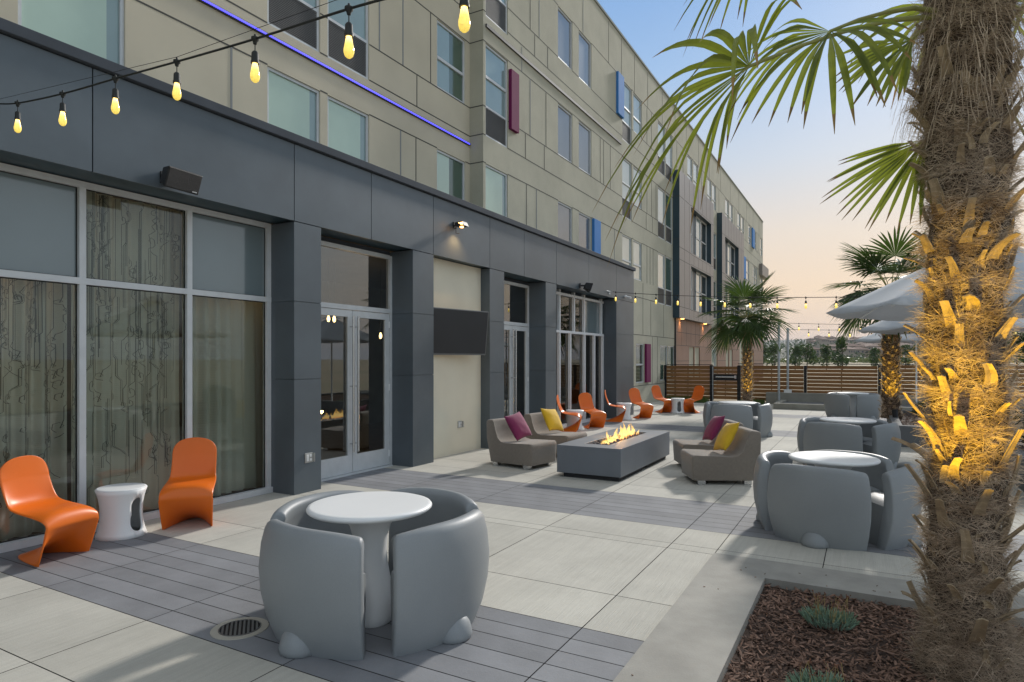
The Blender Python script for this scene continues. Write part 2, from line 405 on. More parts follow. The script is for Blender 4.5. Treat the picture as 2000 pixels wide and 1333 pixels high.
sun = bpy.data.lights.new('sun', 'SUN'); sun.energy = 2.7; sun.angle = R(4.5); sun.color = (1,.95,.88)
suno = bpy.data.objects.new('sun', sun); COL.objects.link(suno)
d3 = Vector((SUN_DIR.x*math.cos(SUN_EL), SUN_DIR.y*math.cos(SUN_EL), -math.sin(SUN_EL)))
suno.rotation_euler = d3.to_track_quat('-Z', 'Y').to_euler()

def lamp(name, kind, loc, energy, color, target=None, size=.05, spot=60, blend=.5):
    l = bpy.data.lights.new(name, kind); l.energy = energy; l.color = color
    if kind == 'SPOT': l.spot_size = R(spot); l.spot_blend = blend
    l.shadow_soft_size = size
    o = bpy.data.objects.new(name, l); COL.objects.link(o); o.location = loc
    if target is not None: o.rotation_euler = (Vector(target)-Vector(loc)).to_track_quat('-Z','Y').to_euler()
    return o

# ------------------------------------------------------------------ ground
def rects_minus(x0,x1,y0,y1,holes):
    xs = sorted({x0,x1,*[min(max(h[i],x0),x1) for h in holes for i in (0,1)]})
    ys = sorted({y0,y1,*[min(max(h[i],y0),y1) for h in holes for i in (2,3)]})
    out = []
    for i in range(len(xs)-1):
        for j in range(len(ys)-1):
            a, b_, c, d = xs[i],xs[i+1],ys[j],ys[j+1]
            if b_-a < 1e-6 or d-c < 1e-6: continue
            mx_, my_ = (a+b_)/2, (c+d)/2
            if any(h[0]<mx_<h[1] and h[2]<my_<h[3] for h in holes): continue
            out.append((a,b_,c,d))
    return out

g = B()
g.add([(-9000,-3000,-.12),(9000,-3000,-.12),(9000,12000,-.12),(-9000,12000,-.12)], [(0,1,2,3)])
tag(mk('field', g, 'field'), kind='structure')

PX0, PX1, PY0, PY1 = -6.70, 9.0, -3.0, 23.5
bandsY = [(2.49,3.76),(6.47,7.78),(15.18,16.45),(20.1,21.3)]
slabY = [-3,-1.2,.3,1.83,2.49]
ycuts = [(2.49,3.76,'b'),(6.47,7.78,'b'),(15.18,16.45,'b'),(20.1,21.3,'b')]
seq = [(-3,-1.1,'s'),(-1.1,.4,'s'),(.4,1.83,'s'),(1.83,2.49,'s'),(2.49,3.76,'b'),(3.76,4.39,'s'),(4.39,5.89,'s'),(5.89,6.47,'s'),(6.47,7.78,'b'),
       (7.78,8.35,'s'),(8.35,9.85,'s'),(9.85,11.4,'s'),(11.4,12.95,'s'),(12.95,14.5,'s'),(14.5,15.18,'s'),(15.18,16.45,'b'),
       (16.45,18.2,'s'),(18.2,20.1,'s'),(20.1,21.3,'b'),(21.3,22.4,'s'),(22.4,23.5,'s')]
xj = [PX0] + [-4.10 + 1.262*k for k in range(-2, 11) if -4.10+1.262*k > PX0+.05] + [PX1]
PL = (-1.16, 2.4, 1.6, 5.72)      # near planter outline
holes = [PL, (.45, 4.5, 14.5, 19.0), (1.77, 4.5, 9.0, 14.5)]
cb, pb, jb = B(), B(), B()
gx = .0035
def slab(bb, x0,x1,y0,y1,m=0):
    for (a,b_,c,d) in rects_minus(x0,x1,y0,y1,[(h[0]-.004,h[1]+.004,h[2]-.004,h[3]+.004) for h in holes]):
        if b_-a > .02 and d-c > .02: bb.quad((a+gx,c+gx,0),(b_-gx,c+gx,0),(b_-gx,d-gx,0),(a+gx,d-gx,0),m)
for (y0,y1,k) in seq:
    for i in range(len(xj)-1):
        a, c = xj[i], xj[i+1]
        if k == 's': slab(cb, a, c, y0, y1)
        else:
            n = 7
            for r_ in range(n):
                yy0 = y0+(y1-y0)*r_/n; yy1 = y0+(y1-y0)*(r_+1)/n
                slab(pb, a, c, yy0, yy1)
for (a,b_,c,d) in rects_minus(-8,10,-4,23.5,holes): jb.quad((a,c,-.012),(b_,c,-.012),(b_,d,-.012),(a,d,-.012))
# strips beyond the fence line and beside the far building
jb.quad((-7.35,23.5,-.016),(10,23.5,-.016),(10,27.2,-.016),(-7.35,27.2,-.016))
tag(mk('patio_joints', jb, 'joint'), kind='structure')
tag(mk('patio', cb, 'concrete'), kind='structure')
tag(mk('paver_bands', pb, 'paver'), kind='structure')
b = B()
b.quad((-7.35,19.02,.004),(-6.72,19.02,.004),(-6.72,26.3,.004),(-7.35,26.3,.004))
b.quad((-6.72,23.52,.004),(-2.8,23.52,.004),(-2.8,26.3,.004),(-6.72,26.3,.004))
tag(mk('service_path', b, 'concrete'), kind='structure')

# street drain
dr = thing('drain_cover', 'round slotted metal floor drain set in the grey pavers beside the near table', 'drain', (-3.46,2.70,0))
b = B(); b.lathe([(.125,.004),(.17,.005),(.172,.001)], 40, m=0); mk('ring', b, 'ringc', dr)
b = B(); b.lathe([(.118,.003),(.118,.008),(.126,.008),(.126,.003)], 40)
for i in range(-4,5):
    y = i*.025; hx = math.sqrt(.118**2-y*y) if abs(y) < .118 else 0
    b.box(y-.0065, y+.0065, -hx, hx, .003, .008)
mk('grate', b, 'drain', dr, rot=(0,0,R(50)))
b = B(); b.lathe([(.0001,.002),(.118,.002)], 30); mk('pit', b, 'black', dr)

# ------------------------------------------------------------------ planters
def frame_kerb(name,label,x0,x1,y0,y1,wd,z,m,mulz,bevel=.012):
    t = thing(name, label, 'planter', ((x0+x1)/2,(y0+y1)/2,0))
    b = B()
    b.box(x0,x1,y1-wd,y1,-.10,z); b.box(x0,x1,y0,y0+wd,-.10,z); b.box(x0,x0+wd,y0+wd,y1-wd,-.10,z); b.box(x1-wd,x1,y0+wd,y1-wd,-.10,z)
    mk('kerb', b, m, t, world=True, bevel=0)
    b = B()
    nx_, ny_ = 40, 40
    rows = [[(x0+wd+(x1-x0-2*wd)*i/nx_, y0+wd+(y1-y0-2*wd)*j/ny_, mulz+.02*noise.noise(Vector((i*.4,j*.4,mulz)))) for i in range(nx_+1)] for j in range(ny_+1)]
    b.grid(rows); mk('soil', b, 'soil', t, world=True, smooth=True)
    return t
frame_kerb('planter','low flush concrete planter bed around the big foreground palm', -1.16,2.4,1.6,5.72,.475,.018,'kerb',-.045)
frame_kerb('planter','raised dark concrete planter holding the palm behind the white tables', .45,4.5,14.5,19.0,.16,.41,'kerb_dark',.33)
frame_kerb('planter','raised planter wall at the right edge with a dark bush', 1.77,4.5,9.0,14.496,.16,.412,'kerb_dark',.33)

def chips(name, x0,x1,y0,y1,z,n,label,holes_=()):
    b = B()
    for i in range(n):
        x, y = rnd.uniform(x0,x1), rnd.uniform(y0,y1)
        l, w_, h = rnd.uniform(.006,.028)*(1+rnd.random()*.6)*(1.7 if rnd.random() < .07 else 1), rnd.uniform(.003,.009), rnd.uniform(.0015,.004)
        q = Euler((rnd.gauss(0,.35), rnd.gauss(0,.35), rnd.uniform(0,6.3))).to_matrix()
        ax, ay, az = q @ Vector((l,0,0)), q @ Vector((0,w_,0)), q @ Vector((0,0,h))
        c = Vector((x,y,z+rnd.uniform(0,.022)))
        vs = [c-ax-ay*.5, c-ax*.2-ay, c+ax-ay*.4, c+ax*.8+ay*.6, c-ax*.1+ay, c-ax*.9+ay*.4]
        vs2 = [v+az for v in vs]
        b.add(vs+vs2, [(6,7,8,9,10,11),(0,1,7,6),(1,2,8,7),(2,3,9,8),(3,4,10,9),(4,5,11,10),(5,0,6,11)])
    o = mk(name, b, 'mulch'); return tag(o, kind='stuff')
chips('bark_mulch', -.67,1.9,2.1,5.235,-.045,17000,'').__setitem__('label','reddish brown bark mulch filling the foreground planter')
b = B()
for i in range(14):      # a few chips kicked onto the kerb and paving
    x, y = (rnd.uniform(-1.1,-.68), rnd.uniform(2.6,5.4)) if rnd.random() < .5 else (rnd.uniform(-.9,.4), rnd.uniform(5.24,5.68))
    q = Euler((rnd.gauss(0,.1),rnd.gauss(0,.1),rnd.uniform(0,6))).to_matrix(); l_ = rnd.uniform(.004,.010)
    b.obox((x,y,.0205), q@Vector((l_,0,0)), q@Vector((0,.003,0)), q@Vector((0,0,.0012)))
tag(mk('bark_mulch', b, 'mulch'), 'loose bark crumbs scattered on the planter kerb', kind='stuff')
chips('bark_mulch', .63,4.3,14.68,18.8,.33,5000,'').__setitem__('label','brown bark mulch around the second palm')

# ------------------------------------------------------------------ main building
def wall_holes(b, X, y0,y1,z0,z1, holes, depth=.07, m=0, mr_=0):
    for (a,c,d,f) in rects_minus(y0,y1,z0,z1,holes):
        b.quad((X,a,d),(X,c,d),(X,c,f),(X,a,f),m)
    for (a,c,d,f) in holes:
        x2 = X-depth
        b.quad((X,a,d),(X,c,d),(x2,c,d),(x2,a,d),mr_); b.quad((X,a,f),(X,c,f),(x2,c,f),(x2,a,f),mr_)
        b.quad((X,a,d),(X,a,f),(x2,a,f),(x2,a,d),mr_); b.quad((X,c,d),(X,c,f),(x2,c,f),(x2,c,d),mr_)

XM, XR = -7.35, -7.70
bld = thing('hotel_building', 'four storey stucco hotel with rows of windows and coloured fins behind the dark wing', 'building', (-12,25,0))

def window(X, y0,y1,z0,z1, pane='p_green', louv=0, trans=None, split=None, fr=.045, dep=.07, second=None, fm='alu'):
    b = B(); xa, xb = X-dep+.002, X-dep+.045
    b.box(xa,xb,y0,y0+fr,z0,z1); b.box(xa,xb,y1-fr,y1,z0,z1); b.box(xa,xb,y0+fr,y1-fr,z1-fr,z1); b.box(xa,xb,y0+fr,y1-fr,z0,z0+fr)
    zb = z0+fr
    if louv:
        b.box(xa,xb,y0+fr,y1-fr,z0+louv-fr/2,z0+louv+fr/2); zb = z0+louv+fr/2
    if trans: b.box(xa,xb+.006,y0+fr,y1-fr,trans-.03,trans+.03)
    wn = mk('window', b, fm, bld, world=True)
    def pn(za, zc, mt, nm='pane', ya=y0+fr, yc=y1-fr):
        q = B(); q.box(xa+.002, xa+.016, ya, yc, za, zc); mk(nm, q, mt, wn).matrix_parent_inverse = Matrix()
        o = wn.children[-1]
    def child(q, nm, mt):
        iv = inv_of(bld); q.v = [tuple(iv @ Vector(v)) for v in q.v]; mk(nm, q, mt, wn)
    ym = (y0+y1)/2
    za = zb
    rngs = [(zb, trans-.03, pane), (trans+.03, z1-fr, second or pane)] if trans else [(zb, z1-fr, pane)]
    for (p,q_,mt) in rngs:
        q = B()
        if split:
            ys = y0+fr+(y1-y0-2*fr)*split[0]
            q.box(xa+.002,xa+.016,y0+fr,ys,p,q_,0); q.box(xa+.002,xa+.016,ys,y1-fr,p,q_,1); child(q,'pane',[mt,split[1]])
        else:
            q.box(xa+.002,xa+.016,y0+fr,y1-fr,p,q_,0); child(q,'pane',mt)
    if louv:
        q = B(); q.box(xa+.002,xa+.012,y0+fr,y1-fr,z0+fr,z0+louv-fr/2,0)
        n = int((louv-fr*1.5)/.028)
        for i in range(n):
            z = z0+fr+.014+i*.028
            q.box(xa+.012,xa+.03,y0+fr,y1-fr,z,z+.011,1)
        child(q,'vent_grille',['louvre','lslat'])
    return wn

rowz = {2:(4.60,6.02), 3:(7.28,8.68), 4:(9.93,11.33)}
LV = .65
wins = []   # (plane, y0,y1,z0,z1,kwargs)
def addw(X,y0,y1,row,louv=False,full=False,**k):
    z0,z1 = rowz[row]
    if louv: z0 -= LV; k['louv'] = LV+.02
    if 'split' not in k and k.get('pane') in ('p_green','p_white') : k['split'] = (.86 if k['pane']=='p_green' else .93,'p_teal')
    wins.append((X,y0,y1,z0,z1,k))
# recessed near part
addw(XR,3.32,4.42,2,pane='p_green',trans=4.98)
for r_ in (3,4):
    addw(XR,3.32,4.42,r_,pane='p_green'); 
    addw(XR,6.48,7.52,r_,pane='p_teal',louv=True); addw(XR,7.68,8.68,r_,pane='p_teal',louv=True)
addw(XR,6.48,7.52,2,pane='p_green'); addw(XR,7.68,8.68,2,pane='p_green')
addw(XR,10.72,11.78,2,pane='p_white',second='p_green',trans=5.02,split=(.48,'p_dgreen'))
addw(XR,10.72,11.78,3,pane='p_teal',trans=7.92,split=(.48,'p_dgreen')); addw(XR,10.72,11.78,4,pane='p_teal',trans=10.5)
# main plane
addw(XM,12.06,13.06,2,pane='p_green'); addw(XM,12.06,13.06,3,pane='p_teal',louv=True,trans=7.96); addw(XM,12.06,13.06,4,pane='p_teal',louv=True,trans=10.6)
for r_ in (2,3,4):
    addw(XM,15.84,16.82,r_,pane='p_grey'); addw(XM,17.28,18.26,r_,pane='p_grey')
tz = {2:5.15,3:7.83,4:10.48}
for r_ in (2,3,4):
    pm = 'p_white' if r_ < 4 else 'p_teal'
    addw(XM,21.08,22.10,r_,pane=pm,louv=r_>2,trans=tz[r_]); addw(XM,22.28,23.27,r_,pane=pm,trans=tz[r_])
    addw(XM,25.38,26.44,r_,pane='p_white',louv=True); addw(XM,26.52,27.58,r_,pane='p_dgreen' if r_<4 else 'p_white',louv=True)
for (a,c,l_) in ((34.75,35.75,1),(35.8,36.85,1)):
    for r_ in (2,3): addw(XM,a,c,r_,pane='p_dgreen' if r_==2 else 'p_teal',louv=True)
for (a,c) in ((30.2,31.2),(31.4,32.4),(34.5,35.5),(35.65,36.7),(39.4,40.5),(40.7,41.8),(43.5,44.6),(44.8,45.95),(47.9,49.1),(50.4,51.5),(53.6,54.7)):
    addw(XM,a,c,4,pane='p_white',trans=10.45)
for (a,c) in ((46.7,48.2),(50.0,50.9),(51.0,51.9),(53.6,54.7)):
    for r_ in (2,3): addw(XM,a,c,r_,pane='p_white' if r_==3 else 'p_dgreen',trans=tz[r_])
# ground floor
wins.append((XM,22.56,23.54,.82,2.28,dict(pane='p_dgreen',trans=1.5,second='p_dgreen')))
wins.append((XM,25.70,26.8,.82,2.27,dict(pane='p_dgreen'))); wins.append((XM,26.85,27.95,.82,2.27,dict(pane='p_dgreen')))
wins.append((XM,35.7,36.7,.82,2.27,dict(pane='p_teal')))
for (X,y0,y1,z0,z1,k) in wins: window(X,y0,y1,z0,z1,**k)

b = B()
hm = [(w_[1],w_[2],w_[3],w_[4]) for w_ in wins if w_[0]==XM and w_[1] > 11.9]
wall_holes(b, XM, 19,55.1,0,12.76,[h for h in hm if h[0]>19])
wall_holes(b, XM, 11.96,19,4.0,12.76,[h for h in hm if h[0]<19])
hr = [(w_[1],w_[2],w_[3],w_[4]) for w_ in wins if w_[0]==XR]
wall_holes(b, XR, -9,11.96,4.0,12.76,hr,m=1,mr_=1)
b.quad((XR,11.96,4),(XM,11.96,4),(XM,11.96,12.76),(XR,11.96,12.76))
b.quad((XM,55.1,0),(-20,55.1,0),(-20,55.1,12.76),(XM,55.1,12.76))
b.quad((-20,-9,0),(XR,-9,0),(XR,-9,12.76),(-20,-9,12.76))
b.quad((XM,19,0),(-20,19,0),(-20,19,4),(XM,19,4))
b.quad((-20,-9,12.7),(XR,-9,12.7),(XM,55,12.7),(-20,55,12.7))
mk('wall', b, ['stucco','stucco_lit'], bld, world=True)
b = B()
b.box(-7.62,XM+.03,11.93,55.13,12.76,12.84); b.box(-8,XR+.03,-9,11.93,12.762,12.842)
mk('parapet_coping', b, 'copal', bld, world=True)

# panel joints: thin strips 3 mm proud
jd, jl = B(), B()
def hj(X, y0,y1,z, t=.011): jd.box(X, X+.003, y0,y1, z-t, z+t)
def vj(X, y, z0,z1, t=.011): jd.box(X, X+.0045, y-t,y+t, z0,z1)
def vl(X, y, z0,z1, t=.016): jl.box(X, X+.0045, y-t,y+t, z0,z1)
def hj_gap(X,y0,y1,z,holes):
    segs = [(y0,y1)]
    for h in holes:
        if h[2]-.01 <= z <= h[3]+.012:
            ns = []
            for (a,c) in segs:
                if h[1] <= a or h[0] >= c: ns.append((a,c)); continue
                if h[0] > a: ns.append((a,h[0]))
                if h[1] < c: ns.append((h[1],c))
            segs = ns
    for (a,c) in segs: hj(X,a,c,z)
allh = hm
for z in (6.03,6.64,7.27,8.70,9.36,9.93,11.34):
    hj_gap(XM,11.96,27.63,z,hm); hj_gap(XR,-9,11.96,z,hr)
    jd.box(XR,XM,11.957,11.96,z-.011,z+.011)
for z in (11.34,9.93): hj_gap(XM,27.63,55.1,z,hm)
for z in (6.03,6.64,7.27,8.70,9.36): hj_gap(XM,44.2,55.1,z,hm)
for z in (2.60,3.98,.72): hj_gap(XM,19,27.9,z,hm)
for (y,a,c,k) in ((5.87,4.5,6.02,1),(9.55,4.5,6.02,1),(10.02,4.5,6.02,0),(8.95,7.28,8.70,1),(9.62,7.28,8.7,1),(10.05,6.64,7.27,0),(10.5,7.28,8.7,0),(5.0,6.64,7.27,0),(2.2,4.5,6.02,1),(5.4,7.28,8.7,1),(9.3,9.94,11.3,1),(9.0,9.36,9.93,0),(6.0,9.94,11.3,1)):
    (vl if k else vj)(XR,y,a,c)
for (y,a,c,k) in ((14.0,4.4,6.02,0),(14.55,4.4,6.02,1),(14.2,7.28,8.7,1),(15.1,7.28,8.7,0),(13.95,6.64,7.27,0),(15.0,6.64,7.27,0),(13.75,8.71,9.3,1),(14.7,9.94,11.3,1),(14.2,9.94,11.3,0),(14.45,9.36,9.93,0),(15.2,9.36,9.93,0),
                  (19.0,7.28,8.7,0),(19.3,7.28,8.7,0),(19.9,7.28,8.7,0),(20.3,4.4,6.02,1),(17.6,11.35,12.7,1),(19.75,11.35,12.7,0),(21.0,11.35,12.7,0),(22.4,11.35,12.7,0),(24.0,11.35,12.7,0),(26,11.35,12.7,0),(28,11.35,12.7,0),(30,11.35,12.7,0),(32.5,11.35,12.7,0),(35,11.35,12.7,0),(38,11.35,12.7,0),(41,11.35,12.7,0),(44,11.35,12.7,0),(47,11.35,12.7,0),(50,11.35,12.7,0),(53,11.35,12.7,0),
                  (23.9,9.94,11.3,0),(24.5,9.94,11.3,0),(23.9,7.28,8.7,0),(24.5,7.28,8.7,0),(25.1,7.28,8.7,0),(23.8,6.64,7.27,0),(24.6,6.64,7.27,0),(23.9,4.6,6.02,0),(24.3,4.6,6.02,0),(24.7,4.6,6.02,0),(23.4,2.62,3.96,0),(24.4,2.62,3.96,0),(26.2,2.62,3.96,0),(24.6,.74,2.58,0),(25.3,.74,2.58,0),(23.4,3.99,4.55,0),
                  (28.3,9.94,11.3,0),(29.4,9.94,11.3,0),(33.2,9.94,11.3,0),(37.5,9.94,11.3,0),(42.5,9.94,11.3,0),(46.8,9.94,11.3,0),(52.5,9.94,11.3,0)):
    (vl if k else vj)(XM,y,a,c)
mk('dark_panel_joint', jd, 'jointline', bld, world=True); mk('metal_panel_joints', jl, 'jointalu', bld, world=True)['kind'] = 'stuff'

# coloured fins
for (y0,y1,z0,z1,m) in ((13.09,13.47,7.10,8.50,'fin_m'),(18.30,18.84,4.4,6.0,'fin_b'),(20.46,21.05,9.95,11.35,'fin_b'),(23.60,24.15,.82,2.28,'fin_m'),(49.3,50.3,9.9,11.3,'fin_b'),(45.2,46.4,7.2,8.7,'fin_b')):
    b = B(); b.box(XM,XM+.085,y0,y1,z0,z1); o = mk('fin', b, m, bld, world=True, bevel=.006)
    o['label'] = ('magenta' if m=='fin_m' else 'blue')+' vertical fin beside a window'
b = B(); b.box(XR, XR+.035, -6, 11.93, 6.42, 6.47); mk('led_channel', b, 'louvre', bld, world=True)
b = B(); b.box(XR+.035, XR+.045, -6, 11.90, 6.436, 6.456); o = mk('light_strip', b, 'led', bld, world=True); o['label'] = 'glowing blue light strip'
b = B(); b.box(XM, XM+.04, 12.05, 20.9, 9.02, 9.09); mk('led_channel', b, 'louvre', bld, world=True)

# projecting bays
def bay(Y0,Y1,wy0,wy1,rows,label):
    X1 = -7.06; z0, z1 = 3.5, 9.89
    hs = [(wy0,wy1,a,c) for (a,c) in rows]
    b = B(); wall_holes(b, X1, Y0+.001,Y1,z0,z1,hs,depth=.27,m=0,mr_=1)
    b.quad((XM+.001,Y0,z0),(X1,Y0,z0),(X1,Y0,z1),(XM+.001,Y0,z1),1)
    b.quad((XM+.001,Y1,z0),(X1,Y1,z0),(X1,Y1,z1),(XM+.001,Y1,z1),1)
    b.quad((XM,Y0,z1),(X1,Y0,z1),(X1,Y1,z1),(XM,Y1,z1),0); b.quad((XM,Y0,z0),(X1,Y0,z0),(X1,Y1,z0),(XM,Y1,z0),1)
    o = mk('projecting_bay', b, ['bay','navy'], bld, world=True); o['label'] = label
    q = B()
    for z in (8.75,6.55,6.02,3.98):
        for (a,c) in ((Y0,wy0),(wy1,Y1)): q.box(X1,X1+.003,a,c,z-.01,z+.01)
        q.box(X1,X1+.003,wy0,wy1,z-.008+(.03 if z in(8.75,6.02) else -.03),z+.008+(.03 if z in (8.75,6.02) else -.03))
    for z in (8.75,6.9,4.9): q.box(XM,X1,Y0-.003,Y0,z-.01,z+.01)
    n = 8
    for i in range(1,n):
        y = Y0+(Y1-Y0)*i/n
        q.box(X1,X1+.003,y-.006,y+.006,8.8,9.88); q.box(X1,X1+.003,y-.006,y+.006,3.5,3.94)
        if wy0 < y < wy1: q.box(X1,X1+.003,y-.006,y+.006,6.07,6.5)
        else: q.box(X1,X1+.003,y-.006,y+.006,3.98,8.7)
    mk('dark_panel_joint', q, 'jointline', bld, world=True)
    for (a,c) in rows:
        q = B(); xa, xb = -7.33, -7.28; ym = wy0+(wy1-wy0)*.42
        cols = [(wy0+.02,wy0+1.15),(wy0+1.9,wy0+2.9),(wy0+2.95,wy1-.02)]
        for (u0,u1) in cols:
            q.box(xa,xb,u0,u0+.07,a,c); q.box(xa,xb,u1-.07,u1,a,c); q.box(xa,xb,u0,u1,c-.07,c); q.box(xa,xb,u0,u1,a,a+.07); q.box(xa,xb,u0,u1,a+1.0,a+1.05)
        wn = mk('window', q, 'alu', bld, world=True)
        iv = inv_of(bld)
        for k_, (u0,u1) in enumerate(cols):
            p = B(); p.box(xa+.004,xa+.02,u0+.07,u1-.07,a+.07,c-.07); p.v = [tuple(iv@Vector(v)) for v in p.v]
            mk('pane', p, ('p_white','p_teal','p_dark')[k_], wn)
        p = B(); p.box(XM+.004,-7.315,wy0+1.15,wy0+1.9,a,c); p.v = [tuple(iv@Vector(v)) for v in p.v]; mk('infill_panel', p, 'navy', wn)
bay(27.63,34.66,29.73,34.05,[(6.6,8.7),(3.98,5.98)],'first warm grey bay projecting over the terracotta base')
bay(36.93,44.2,37.8,42.2,[(6.6,8.7),(3.98,5.98)],'second warm grey bay further along the front')
# open awning sash in second bay
b = B()
c0 = Vector((-7.28,41.3,8.0)); 
b.obox((-7.14,41.2,7.6),(.02,0,0),(0,.5,0),(.13,0,-.38)); 
# end box
b = B(); b.box(XM-.5,-7.1,53,56.6,8.28,9.15); mk('end_balcony_box', b, 'bay', bld, world=True)
# terracotta base
for (a,c,ws) in ((28.0,35.3,[(30.35,31.37),(31.47,32.56)]),(36.9,44.0,[(39.3,40.3),(40.5,41.5)]),(45.4,54.9,[(47.8,48.8),(49,50)])):
    b = B(); X = XM+.05
    hs = [(u0,u1,.8,2.28) for (u0,u1) in ws]
    wall_holes(b, X, a,c,0,3.499,hs,depth=.12); b.quad((XM,a,0),(X,a,0),(X,a,3.499),(XM,a,3.499)); b.quad((XM,c,0),(X,c,0),(X,c,3.499),(XM,c,3.499))
    mk('terracotta_cladding', b, 'brown', bld, world=True)
    q = B()
    for z in (.72,1.62,2.32,2.9):
        prev = a
        for (u0,u1) in (ws if .8 < z < 2.28 else []) + [(c,c)]:
            q.box(X,X+.003,prev,u0,z-.01,z+.01); prev = u1
    y = a+.9
    while y < c:
        q.box(X,X+.003,y-.006,y+.006,0,.71); q.box(X,X+.003,y-.006,y+.006,2.33,3.49); y += .9
    mk('dark_panel_joint', q, 'jointline', bld, world=True)
    for (u0,u1) in ws: window(X,u0,u1,.8,2.28,pane='p_dgreen',dep=.12,fm='alu')
b = B(); b.box(XM,XM+.06,27.90,27.99,0,3.49); mk('corner_trim', b, 'black', bld, world=True)
# downlights under the bays
iv = inv_of(bld)
for (y,x) in ((28.6,-7.18),(33.2,-7.18),(38.0,-7.18)):
    t = B(); t.lathe([(.0001,-.02),(.07,-.02),(.09,0)],16,c=(x,y,3.5)); mk('downlight', t, 'warm', bld, world=True)
    lamp('downlight_lamp','SPOT',(x+.02,y,3.46),14,(1,.55,.2),(x-.13,y,2.0),.04,110,.8)

# ------------------------------------------------------------------ ground floor wing
XF, XG = -6.25, -6.70
wing = thing('entrance_wing', 'single storey dark metal clad wing with tall glazing and deep flat fascia', 'building', (-6.5,8,0))
b = B()
fj = [-6.2,-3.85,-1.48,.91,3.29,5.67,7.09,8.60,10.41,11.80,13.39,15.35,17.43,18.99]
for i in range(len(fj)-1):
    a, c = fj[i]+.006, fj[i+1]-.006
    b.box(XF-.03,XF,a,c,3.43,4.385)
mk('fascia', b, 'panel', wing, world=True)
b = B(); b.box(XF-.06,XF-.031,-6.2,18.98,3.435,4.38)
b.box(XG-.0,XF-.06,-6.2,18.96,3.44,3.47)     # soffit
b.box(XM-.4,XF-.06,-6.2,18.96,4.30,4.36)     # roof
b.box(XM,XF-.03,18.96,18.985,0,4.38)
mk('backing', b, 'navy', wing, world=True)
b = B(); b.box(XF-.12,XF+.05,-6.2,19.03,4.40,4.50); b.box(XM,XF-.12,18.94,19.03,4.40,4.50)
mk('coping', b, 'coping', wing, world=True, bevel=.006)
for (a,c) in ((-3.2,-2.75),(5.67,6.12),(8.06,8.61),(10.41,10.96),(12.83,13.39),(17.43,18.975)):
    b = B(); zz = [0.0,1.445,2.425,3.424]
    for i in range(3):
        z0_, z1_ = zz[i]+(.006 if i else 0), zz[i+1]-.004
        b.box(XG-.05,XF-.002,a,c,z0_,z1_)
    b.box(XG-.04,XF-.012,a+.01,c-.01,.01,3.42)
    mk('pilaster', b, 'panel', wing, world=True)
# cream infill wall behind the tv
b = B(); b.box(-6.62,-6.45,8.615,10.405,0,3.43); o = mk('cream_wall', b, 'beige', wing, world=True)

def glazing(name, y0,y1, zs, ms_low, ms_up, zt=2.46, ztop=3.37, fr='alu', wd=.062, panes=None, proud=.0, zb=.07):
    q = B(); xa, xb = XG-.05, XG+.035+proud
    q.box(xa,xb+.03,y0,y1,0,zb); q.box(xa,xb,y0,y1,ztop,ztop+.06); q.box(xa,xb+.002,y0,y1,zt-wd/2,zt+wd/2)
    for y in ms_low: q.box(xa,xb-.002,y-wd/2,y+wd/2,zb,zt-wd/2)
    for y in ms_up: q.box(xa,xb-.002,y-wd/2,y+wd/2,zt+wd/2,ztop); q.box(xa,xb-.002,y-wd/2,y+wd/2,ztop+.06,3.43)
    wn = mk(name, q, fr, wing, world=True)
    iv = inv_of(wing)
    q = B(); q.box(XG-.03,XG-.02,y0,y1,ztop+.06,3.435); q.v = [tuple(iv@Vector(v)) for v in q.v]; mk('head_panel', q, 'coping', wn)
    def pan(ys, za, zc, up):
        for i in range(len(ys)-1):
            q = B(); x = XG-.012; a_, c_ = ys[i]+wd/2, ys[i+1]-wd/2
            q.quad((x,a_,za),(x,c_,za),(x,c_,zc),(x,a_,zc)); q.v = [tuple(iv@Vector(v)) for v in q.v]
            mt = panes[('u' if up else 'l')][i] if panes else 'glass'
            mk('pane', q, mt, wn)
            # dark gasket
            q = B(); g_ = .01
            q.box(x-.004,x+.006,a_,a_+g_,za,zc); q.box(x-.004,x+.006,c_-g_,c_,za,zc); q.box(x-.004,x+.006,a_+g_,c_-g_,za,za+g_); q.box(x-.004,x+.006,a_+g_,c_-g_,zc-g_,zc)
            q.v = [tuple(iv@Vector(v)) for v in q.v]; mk('gasket', q, 'rubber', wn)
    pan(ms_low, zb, zt-wd/2, False); pan(ms_up, zt+wd/2, ztop, True)
    return wn
ml = [-2.72,-1.0,.1,1.20,2.31,3.42,4.545,5.64]
glazing('window_wall',-2.75,5.67,None,ml,ml,panes={'l':['glass']*7,'u':['p_shade','p_shade','p_shade','p_shade','p_shade','glass','p_shade']})
glazing('window_wall',13.39,17.43,None,[13.42,14.43,15.09,16.04,16.75,17.40],[13.42,14.43,15.33,16.01,17.29],fr='alu_bright',proud=.03,zt=2.39,ztop=3.3,
        panes={'l':['glass']*5,'u':['p_shade','glass','glass','p_shade']})

